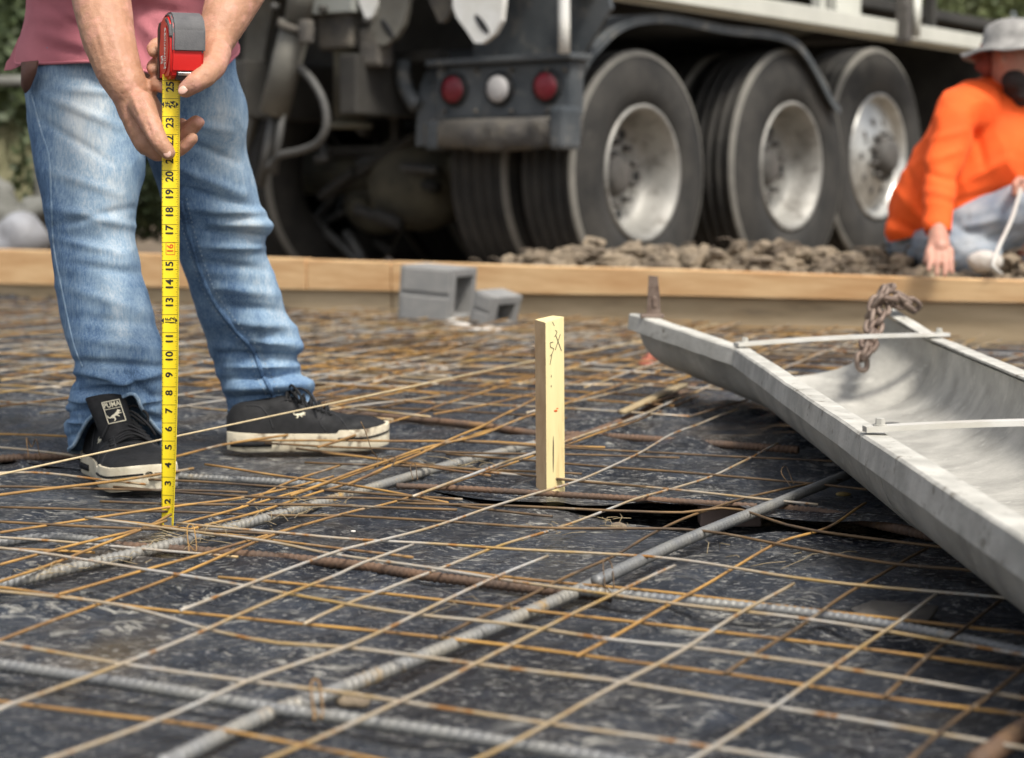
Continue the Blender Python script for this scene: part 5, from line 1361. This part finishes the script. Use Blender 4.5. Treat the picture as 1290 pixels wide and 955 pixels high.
    # bow loops
    k0 = up_pt(.38, pi/2)+V((0, 0, .012))
    for sg in (1, -1):
        ovl([k0, k0+V((.005, sg*.022, .010)), k0+V((.018, sg*.040, -.004)), k0+V((.02, sg*.036, -.02)), k0+V((.008, sg*.018, -.006)), k0], .0024, 'shoe_black', 'lace')
        ovl([k0, k0+V((.025, sg*.014, .002)), k0+V((.045, sg*.034, -.018)), k0+V((.05, sg*.044, -.035))], .0022, 'shoe_black', 'lace')
    ball_ = NB(); ball(ball_, Mx @ k0, .006, sub=2); obj('lace_knot', ball_, M['shoe_black'], up)
    # tongue with its label
    if tongue:
        tau = radians(28); up_v = V((-sin(tau)*1.0, -.16, cos(tau))).normalized(); nv = V((cos(tau), 0, sin(tau))); tb = V((.170, ctr(.12)-.012, .070)); lean = radians(-9); b2 = NB(); rows = []
        for i in range(13):
            t = i/12; hwid = .026+.006*t; rows.append([tb+up_v*(.082*t)+V((0, hwid*(k/4-1), 0))+nv*(-.010*(k/4-1)**2*1.3) for k in range(9)])
        top_r = rows
        g1 = sheet(b2, rows); g2 = sheet(b2, [[p-nv*.007 for p in r_] for r_ in rows])
        for k in range(8): b2.faces.new((g1[-1][k], g1[-1][k+1], g2[-1][k+1], g2[-1][k]))
        for i in range(12):
            for k in (0, -1): b2.faces.new((g1[i][k], g1[i+1][k], g2[i+1][k], g2[i][k]))
        bmesh.ops.recalc_face_normals(b2, faces=b2.faces); bmesh.ops.transform(b2, matrix=Mx, verts=b2.verts); tg = obj('tongue', b2, M['shoe_black'], up)
        cL = tb+up_v*.050+nv*.0008; R3 = Mx.to_3x3(); sx_ = V((0, 1, 0)); sx_ = (sx_-up_v*sx_.dot(up_v)).normalized(); nv2 = sx_.cross(up_v); bs = basis(Mx @ cL, R3 @ sx_, R3 @ up_v, R3 @ nv2)
        def put(bmx, name, m): 
            bmesh.ops.transform(bmx, matrix=bs, verts=bmx.verts); obj(name, bmx, M[m], up, smooth=False)
        lb = NB()
        for (cx, cy, sx, sy) in ((0, .0185, .030, .0013), (0, -.0185, .030, .0013), (-.0145, 0, .0013, .038), (.0145, 0, .0013, .038), (0, .0055, .030, .0009)): box(lb, (cx, cy, .0004), (sx, sy, .0006))
        put(lb, 'label_border', 'label_cream')
        tx = text_bm('PUMA', .0112, .0003, .00022); bmesh.ops.transform(tx, matrix=Matrix.Translation((0, .0118, .0006)) @ Matrix.Diagonal((.92, 1.05, 1, 1)), verts=tx.verts); put(tx, 'label_text', 'label_cream')
        ct = NB(); poly = CAT
        prism(ct, [V((a*.0118, b*.0098-.0065, .0004)) for a, b in poly], (0, 0, .0004)); put(ct, 'label_emblem', 'label_cream')
    # small emblem on the outer side
    q = up_pt(.40, pi-.62); q1 = up_pt(.44, pi-.62); q2 = up_pt(.40, pi-.72); R3 = Mx.to_3x3(); xx = (q1-q).normalized(); yy = (q2-q); yy = (yy-xx*yy.dot(xx)).normalized(); zz_ = xx.cross(yy)
    if zz_.y > 0: zz_ = -zz_
    # right-reading from outside (the -y side)
    for s_, th_ in ((-1, pi-.55), (1, .55)):
        q = up_pt(.44, th_); q1 = up_pt(.46, th_); q2 = up_pt(.44, th_+(-.1 if s_ > 0 else .1)*(-1)); up_ = (up_pt(.44, (pi-.75) if s_ < 0 else .75)-q).normalized()
        xx = (q1-q).normalized()*(1 if s_ < 0 else -1); yy = (up_-xx*up_.dot(xx)).normalized(); zz_ = xx.cross(yy)
        b3 = NB(); poly = CAT
        prism(b3, [V((a*.010, b*.008, .0006)) for a, b in poly], (0, 0, .0005)); bs2 = basis(Mx @ q, R3 @ xx, R3 @ yy, R3 @ zz_); bmesh.ops.transform(b3, matrix=bs2, verts=b3.verts); obj('side_emblem', b3, M['label_cream'], up, smooth=False)
    return up
dN = V((.46, -.89, 0)).normalized(); toeN = (G(132,627,.004)+G(231,620,.004))/2 + V((0, .004, 0)); orgN = toeN - dN*.288 + V((.89, .46, 0))*.006; orgN.z = .004
shoe(orgN, atan2(dN.y, dN.x), mir=1, wk_=1.20)
dF = V((.975, .16, 0)).normalized(); orgF = G(281, 573, .004)+V((0, .045, 0)); orgF.z = .006
shoe(orgF, atan2(dF.y, dF.x), tongue=False, mir=-1)

# ---------------------------------------------------------------- tape measure
tm = empty('tape_measure', P(212, 663, 2.53)); tag(tm, 'yellow steel tape drawn down from its red and grey case, standing upright on the ground', 'tape measure')
bot, topp = P(212.3, 664, 2.530), P(217.3, 94, 2.606)
axis = (topp-bot); LEN = axis.length; axis.normalize()
def bl(d): # d metres up from the bottom -> centre, side, normal
    t = d/LEN; an = radians(lerp_tab([(0, 40), (.12, 30), (.4, 14), (.7, 3), (1, 0)], t)); wv = .0012*sin(t*5)
    s_ = V((cos(an), -sin(an), 0)); s_ = (s_-axis*s_.dot(axis)).normalized(); n_ = s_.cross(axis); n_ = n_ if n_.y < 0 else -n_
    return bot+axis*d+V((wv, 0, 0)), s_, n_
BW = .0252
def blp(d, u, lift=0.0):   # u in -1..1 across
    c_, s_, n_ = bl(d); return c_ + s_*(u*BW/2) + n_*(-.0022*(1-u*u)+.0022+lift)*1.0
bm = NB(); rows = []; rows2 = []
for i in range(121):
    d = LEN*i/120; rows.append([blp(d, -1+k/5) for k in range(11)]); rows2.append([blp(d, -1+k/5, -.0004) for k in range(11)])
g1 = sheet(bm, rows); g2 = sheet(bm, rows2)
for i in range(120):
    for k in (0, -1): bm.faces.new((g1[i][k], g1[i+1][k], g2[i+1][k], g2[i][k]))
for i in (0, 120):
    for k in range(10): bm.faces.new((g1[i][k], g1[i][k+1], g2[i][k+1], g2[i][k]))
bmesh.ops.recalc_face_normals(bm, faces=bm.faces)
bld = obj('blade', bm, M['blade'], tm)
IN = .0254; s2 = -0.0
def dist_at(py):   # metres up the blade at photo row py (x irrelevant)
    lo, hi = 0.0, LEN
    for _ in range(40):
        m_ = (lo+hi)/2
        if pix(bot+axis*m_)[1] > py: lo = m_
        else: hi = m_
    return lo
d2 = dist_at(631.5); D0 = d2-2*IN+.0085     # distance of the zero mark; a figure sits just below its inch line
num = NB(); rednum = NB(); tick = NB(); redb = NB()
def stick(dst, u0, u1, d, th):
    a, b_, c_, e_ = blp(d-th/2, u0, .00025), blp(d-th/2, u1, .00025), blp(d+th/2, u1, .00025), blp(d+th/2, u0, .00025)
    n = 4; lo = [dst.verts.new(blp(d-th/2, u0+(u1-u0)*k/n, .0003)) for k in range(n+1)]; hi = [dst.verts.new(blp(d+th/2, u0+(u1-u0)*k/n, .0003)) for k in range(n+1)]
    for k in range(n): dst.faces.new((lo[k], lo[k+1], hi[k+1], hi[k]))
def figure(dst, s, d, u, size, bold=.0006, sx=1.0):
    c_, s_, n_ = bl(d); t_ = text_bm(s, size, .0001, bold)
    for v in t_.verts: v.co.x *= sx
    # wrap onto the blade: text x runs up, text y runs to the left
    for v in t_.verts:
        dd = d+v.co.x; uu = u - v.co.y/(BW/2); v.co = blp(dd, max(-1.05, min(1.05, uu)), .0003+v.co.z)
    vm = {v: dst.verts.new(v.co) for v in t_.verts}
    for f in t_.faces:
        try: dst.faces.new([vm[v] for v in f.verts])
        except ValueError: pass
    t_.free()
for n_ in range(2, 26):
    dl = D0+n_*IN; dn = dl-.0085
    if n_ != 16: figure(num, str(n_), dn if n_ not in (12, 24) else dn, -.12 if n_ not in (12, 24) else .18, .0150 if n_ not in (12, 24) else .0105, .0007 if n_ not in (12, 24) else .0004)
    if n_ in (12, 24):
        figure(num, '%dF' % (n_//12), dn, -.38, .0085, .0004)
        for uu, sg in ((-.78, -1), (.52, 1)):
            a = [blp(dn, uu+.30*sg, .0003), blp(dn-.004, uu, .0003), blp(dn+.004, uu, .0003)]
            num.faces.new([num.verts.new(p) for p in a])
    if n_ == 16:
        figure(rednum, '16', dn, -.05, .0125, .0005)
        for uu in (-.55, .45): 
            for k in range(10): stick(redb, uu-.03, uu+.03, dn-.008+.0016*k+.0008, .0017)
        stick(redb, -.55, .45, dn-.0085, .0008); stick(redb, -.55, .45, dn+.0085, .0008)
    stick(tick, -1, 1, dl, .0005)
for k in range(int(1.0*16)+0, 25*16+6):
    d = D0+k*IN/16
    if d < .002 or d > LEN-.002 or k % 16 == 0: continue
    ln = .50 if k % 8 == 0 else .40 if k % 4 == 0 else .30 if k % 2 == 0 else .20
    stick(tick, 1-ln, 1.0, d, .00042)
    if k % 4 == 0: stick(tick, -1, -1+ln*.35, d, .0004)
obj('blade_figures', num, M['ink'], bld, smooth=False); obj('blade_ticks', tick, M['ink'], bld, smooth=False)
obj('red_figure', rednum, M['ink_red'], bld, smooth=False); obj('red_box', redb, M['ink_red'], bld, smooth=False)
bm = NB(); c_, s_, n_ = bl(.001); R = Matrix((s_, n_*-1, axis)).transposed(); box(bm, c_+n_*.004, (.022, .010, .0014), R=R, bev=.0004); box(bm, c_+n_*.001+axis*.006, (.016, .0016, .014), R=R, bev=.0004)
obj('end_hook', bm, M['clip_metal'], bld, smooth=False)
# case
fc = P(236.5, 57, 2.576); a13 = radians(23); cxv = V((cos(a13), sin(a13), 0)); cyv = V((-sin(a13), cos(a13), 0)); czv = V((.03, 0, 1)).normalized()
CM = basis(fc, cxv, cyv, czv)
hw_ = .0235; hz = .0455
def cprism(prof, x0, x1, bev, name, m, par):
    bm = NB(); prism(bm, [V((x0, d, z)) for d, z in prof], (x1-x0, 0, 0)); bmesh.ops.recalc_face_normals(bm, faces=bm.faces)
    if bev: bmesh.ops.bevel(bm, geom=bm.edges[:], offset=bev, segments=3, affect='EDGES', clamp_overlap=True)
    bmesh.ops.transform(bm, matrix=CM, verts=bm.verts); o = obj(name, bm, M[m], par); sharp(o, 30); return o
prof = [(.000, -.012), (.001, .020), (.008, .034), (.022, .0435), (.045, .0455), (.066, .040), (.078, .024), (.082, -.005), (.081, -.040), (.076, -.0455), (.012, -.0455), (.004, -.038)]
case = cprism(prof, -hw_, hw_, .006, 'case', 'case_red', tm)
cprism([(-.0028, -.010), (-.002, .021), (.006, .0365), (.021, .0465), (.046, .0485), (.068, .043), (.066, .036), (.045, .041), (.024, .0385), (.010, .028), (.006, .018), (.006, -.010)], -hw_+.002, hw_+.0015, .0032, 'grip', 'case_grey', tm)
cprism([(.002, .012), (.006, .026), (.018, .036), (.034, .040), (.034, .034), (.021, .030), (.011, .022), (.008, .010)], -hw_-.0015, hw_+.0015, .001, 'grip_side', 'case_grey', tm)
cprism([(.004, -.0475), (.002, -.038), (.006, -.034), (.02, -.034), (.022, -.0475)], -.014, .012, .001, 'mouth', 'case_black', tm)
cprism([(.001, -.042), (-.0005, -.0375), (.003, -.0365), (.004, -.041)], -.013, .011, .0006, 'mouth_plate', 'clip_metal', tm)
cprism([(.068, -.044), (.085, -.044), (.086, .028), (.076, .038), (.068, .036)], -hw_-.001, hw_-.004, .002, 'case_back', 'case_black', tm)
bm = NB(); pts = []
for k in range(40):
    th = 2*pi*k/40; pts.append(V((-hw_-.0012, .040+.028*cos(th), -.004+.034*sin(th))))
prism(bm, pts, (.002, 0, 0)); bmesh.ops.recalc_face_normals(bm, faces=bm.faces); bmesh.ops.transform(bm, matrix=CM, verts=bm.verts); obj('badge', bm, M['case_red'], case, smooth=False)
tx = text_bm('Milwaukee', .0135, .0003, .0002)
for v in tx.verts: v.co = V((-hw_-.0016-v.co.z, .032-v.co.y-.0, v.co.x-.003))
bmesh.ops.transform(tx, matrix=CM, verts=tx.verts); obj('badge_text', tx, M['white_paint'], case, smooth=False)
tx = text_bm('25', .015, .0003, .0006)
for v in tx.verts: v.co = V((-hw_-.0016-v.co.z, .050-v.co.x, v.co.y-.018))
bmesh.ops.transform(tx, matrix=CM, verts=tx.verts); obj('badge_number', tx, M['white_paint'], case, smooth=False)

# ---------------------------------------------------------------- the kneeling man in orange
k2 = empty('person', P(1190, 320, 5.95)); tag(k2, 'kneeling man in orange long sleeve shirt and grey sun hat, hand on the board', 'person')
def Q(x, y, Y=5.95): return P(x, y, Y)
bm = NB()
cap(bm, Q(1155,268), Q(1245,160), .08, .13); cap(bm, Q(1245,150), Q(1268,108,5.93), .11, .06)
hd = Q(1277, 84, 5.88); cap(bm, Q(1268,108,5.93), hd, .055, .06)
ball(bm, hd+V((0, 0, .03)), (.082, .092, .112)); ball(bm, hd+V((.015, -.02, -.045)), (.058, .062, .05))
nose_d = V((.62, -.78, 0)).normalized()
ball(bm, hd+nose_d*.092+V((0, 0, .015)), (.016, .016, .024)); ball(bm, hd+nose_d*.075+V((0, 0, .045)), (.04, .03, .012))
side_d = V((-.65, -.75, 0)).normalized(); ball(bm, hd+side_d*.080+V((0, 0, .02)), (.012, .016, .030))
chain(bm, [(Q(1208,136,5.82), .045), (Q(1190,205,5.735), .030), (Q(1181,270,5.60), .027), (Q(1182,294,5.55), .026)])
chain(bm, [(Q(1182,294,5.55), .027), (Q(1184,312,5.50), .030)]); chain(bm, [(Q(1178,296,5.55), .022), (Q(1177,316,5.50), .020)]); chain(bm, [(Q(1186,296,5.55), .022), (Q(1190,316,5.50), .020)])
for i, (x0, x1, ln) in enumerate(((1173,1170,342), (1181,1180,348), (1189,1190,349), (1197,1199,345))):
    chain(bm, [(Q(x0,315,5.49), .0108), (Q((x0+x1)/2,330,5.45), .0088), (Q(x1,ln-2,5.435), .0070)])
chain(bm, [(Q(1177,303,5.52), .015), (Q(1170,318,5.48), .012), (Q(1167,330,5.47), .0095)])
chain(bm, [(Q(1300,125,6.08), .05), (Q(1325,210,6.0), .042), (Q(1298,236,5.80), .03), (Q(1287,236,5.74), .030)])
for i in range(4): chain(bm, [(Q(1285,229+i*4.2,5.72), .010), (Q(1278,231+i*4,5.69), .009), (Q(1279,234+i*3.5,5.66), .008)])
chain(bm, [(Q(1290,228,5.74), .013), (Q(1283,226,5.70), .010), (Q(1279,231,5.68), .009)])
chain(bm, [(Q(1172,285,5.98), .09), (Q(1310,262,5.75), .065), (Q(1300,345,5.8), .05)]); chain(bm, [(Q(1165,292,6.1), .08), (Q(1225,325,5.9), .06), (Q(1160,345,6.25), .05)])
bm = remesh(bm, .0038, smooth=3); obj('body', bm, M['skin_face'], k2)
bm = NB()
chain(bm, [(Q(1158,262), .108), (Q(1200,222), .150), (Q(1240,165,5.97), .165)]); chain(bm, [(Q(1200,245,5.92), .12), (Q(1262,205,5.92), .15), (Q(1262,150,5.95), .13)]); cap(bm, Q(1248,140), Q(1266,112,5.94), .12, .085)
chain(bm, [(Q(1226,138,5.88), .098), (Q(1208,142,5.82), .078), (Q(1204,155,5.79), .070), (Q(1190,205,5.72), .057), (Q(1184,215,5.70), .054), (Q(1181,262,5.62), .044), (Q(1181,288,5.575), .037)])
chain(bm, [(Q(1262,125,6.0), .09), (Q(1300,128,6.08), .085), (Q(1325,210,6.0), .065), (Q(1300,233,5.82), .045)])
chain(bm, [(Q(1140,285), .068), (Q(1190,262), .10)])
bm = remesh(bm, .007, smooth=22)
folds(bm, [(1170,205,1208,190,.010,5),(1168,218,1206,228,-.010,5),(1172,178,1215,165,.008,5),(1165,240,1200,250,.007,5),(1225,150,1240,210,-.012,6),(1215,230,1270,200,.010,6),(1200,255,1275,238,-.010,6),(1130,240,1165,280,.010,6),(1120,275,1160,295,-.010,5),(1145,215,1160,262,-.010,5),(1215,110,1250,130,.008,5),(1210,275,1260,262,.008,5)], gen=.012, gscale=(7, 7, 7))
cut_hem(bm, None, [(1100,306),(1118,306),(1150,298),(1165,292),(1166,289),(1197,289),(1208,290),(1240,276),(1290,252),(1400,240)], [(1100,300),(1400,290)], (1100, 1400))
st2 = obj('sweatshirt', bm, M['shirt_orange'], k2)
bm = NB(); lathe(bm, [(0, .074), (.012, .078), (.02, .072), (.012, .066), (0, .068)], Q(1266,106,5.93), V((.25, -.2, 1)), X, 40); obj('collar', bm, M['shirt_orange'], st2)
bm = NB(); chain(bm, [(Q(1165,290,6.0), .115), (Q(1235,285,5.85), .105), (Q(1320,262,5.75), .095)]); chain(bm, [(Q(1320,262,5.75), .09), (Q(1312,345,5.8), .07)])
chain(bm, [(Q(1150,300,6.12), .095), (Q(1190,310,5.85), .085), (Q(1232,326,5.78), .078)]); chain(bm, [(Q(1232,326,5.80), .07), (Q(1150,345,6.2), .06)])
bm = remesh(bm, .007, smooth=5)
folds(bm, [(1150,300,1200,305,.008,4),(1205,290,1260,275,.01,5),(1215,310,1280,290,-.01,5),(1160,318,1210,322,-.008,4)], gen=.010, gscale=(8, 8, 8))
jo = obj('jeans', bm, M['denim_pale'], k2)
bm = NB(); c_ = hd+V((0, 0, .068)); 
lathe(bm, [(.082, .0), (.078, .05), (.062, .086), (.02, .098), (-.004, .104), (-.030, .168), (-.037, .170), (-.016, .102), (.0, .092)], c_, V((-.08, .05, 1)), X, 48)
for v in bm.verts: v.co.z += .012*noise.noise(v.co*14)
obj('sun_hat', bm, M['hat'], k2)
bm = NB()
for v in ball(bm, hd+nose_d*.040+V((0, 0, -.070)), (.064, .062, .056), sub=4): v.co += (v.co-hd)*(.16*noise.noise(v.co*38)+.08*noise.noise(v.co*110))
ball(bm, hd+nose_d*.030+side_d*.050+V((0, 0, -.048)), (.040, .040, .038), sub=3); ball(bm, hd+nose_d*.092+V((0, 0, -.025)), (.026, .014, .010), sub=3)
obj('beard', remesh(bm, .005, 2), M['hair'], k2)
bm = NB(); ball(bm, hd+V((-.045, .045, .03)), (.06, .06, .075)); obj('hair', bm, M['hair'], k2)
bm = NB()
for v in ball(bm, hd+V((-.085, .02, .02)), (.035, .05, .055), sub=3): v.co += (v.co-hd)*(.25*noise.noise(v.co*25))
obj('neck_flap', bm, mat('cloth_rust', (.30,.075,.045), (.2,.05,.035), 20, .9), k2)
for sg in (-1, 1):
    bm = NB(); s_ = V((-nose_d.y, nose_d.x, 0)); ball(bm, hd+nose_d*.083+s_*sg*.032+V((0, 0, .035)), .0125, sub=2); obj('eye', bm, M['hub'], k2)
bm = NB(); tube(bm, smooth_path([Q(1286,238,5.66), Q(1275,275,5.6), Q(1258,312,5.5), Q(1250,335,5.45), Q(1262,346,5.45)], .03), .006, 8)
tag(obj('cord', bm, M['plastic_white'], origin=Q(1262,346,5.45)), 'thin pale cord hanging from the hand of the kneeling man', 'cord')
bm = NB(); 
for v in ball(bm, Q(1240,330,5.6), (.05, .04, .035), sub=3): v.co += (v.co-Q(1240,330,5.6))*(.3*noise.noise(v.co*20))
tag(obj('work_glove', bm, M['plastic_white'], origin=Q(1240,330,5.6)), 'dusty white glove lying on the heap by the knee of the man in orange', 'glove')
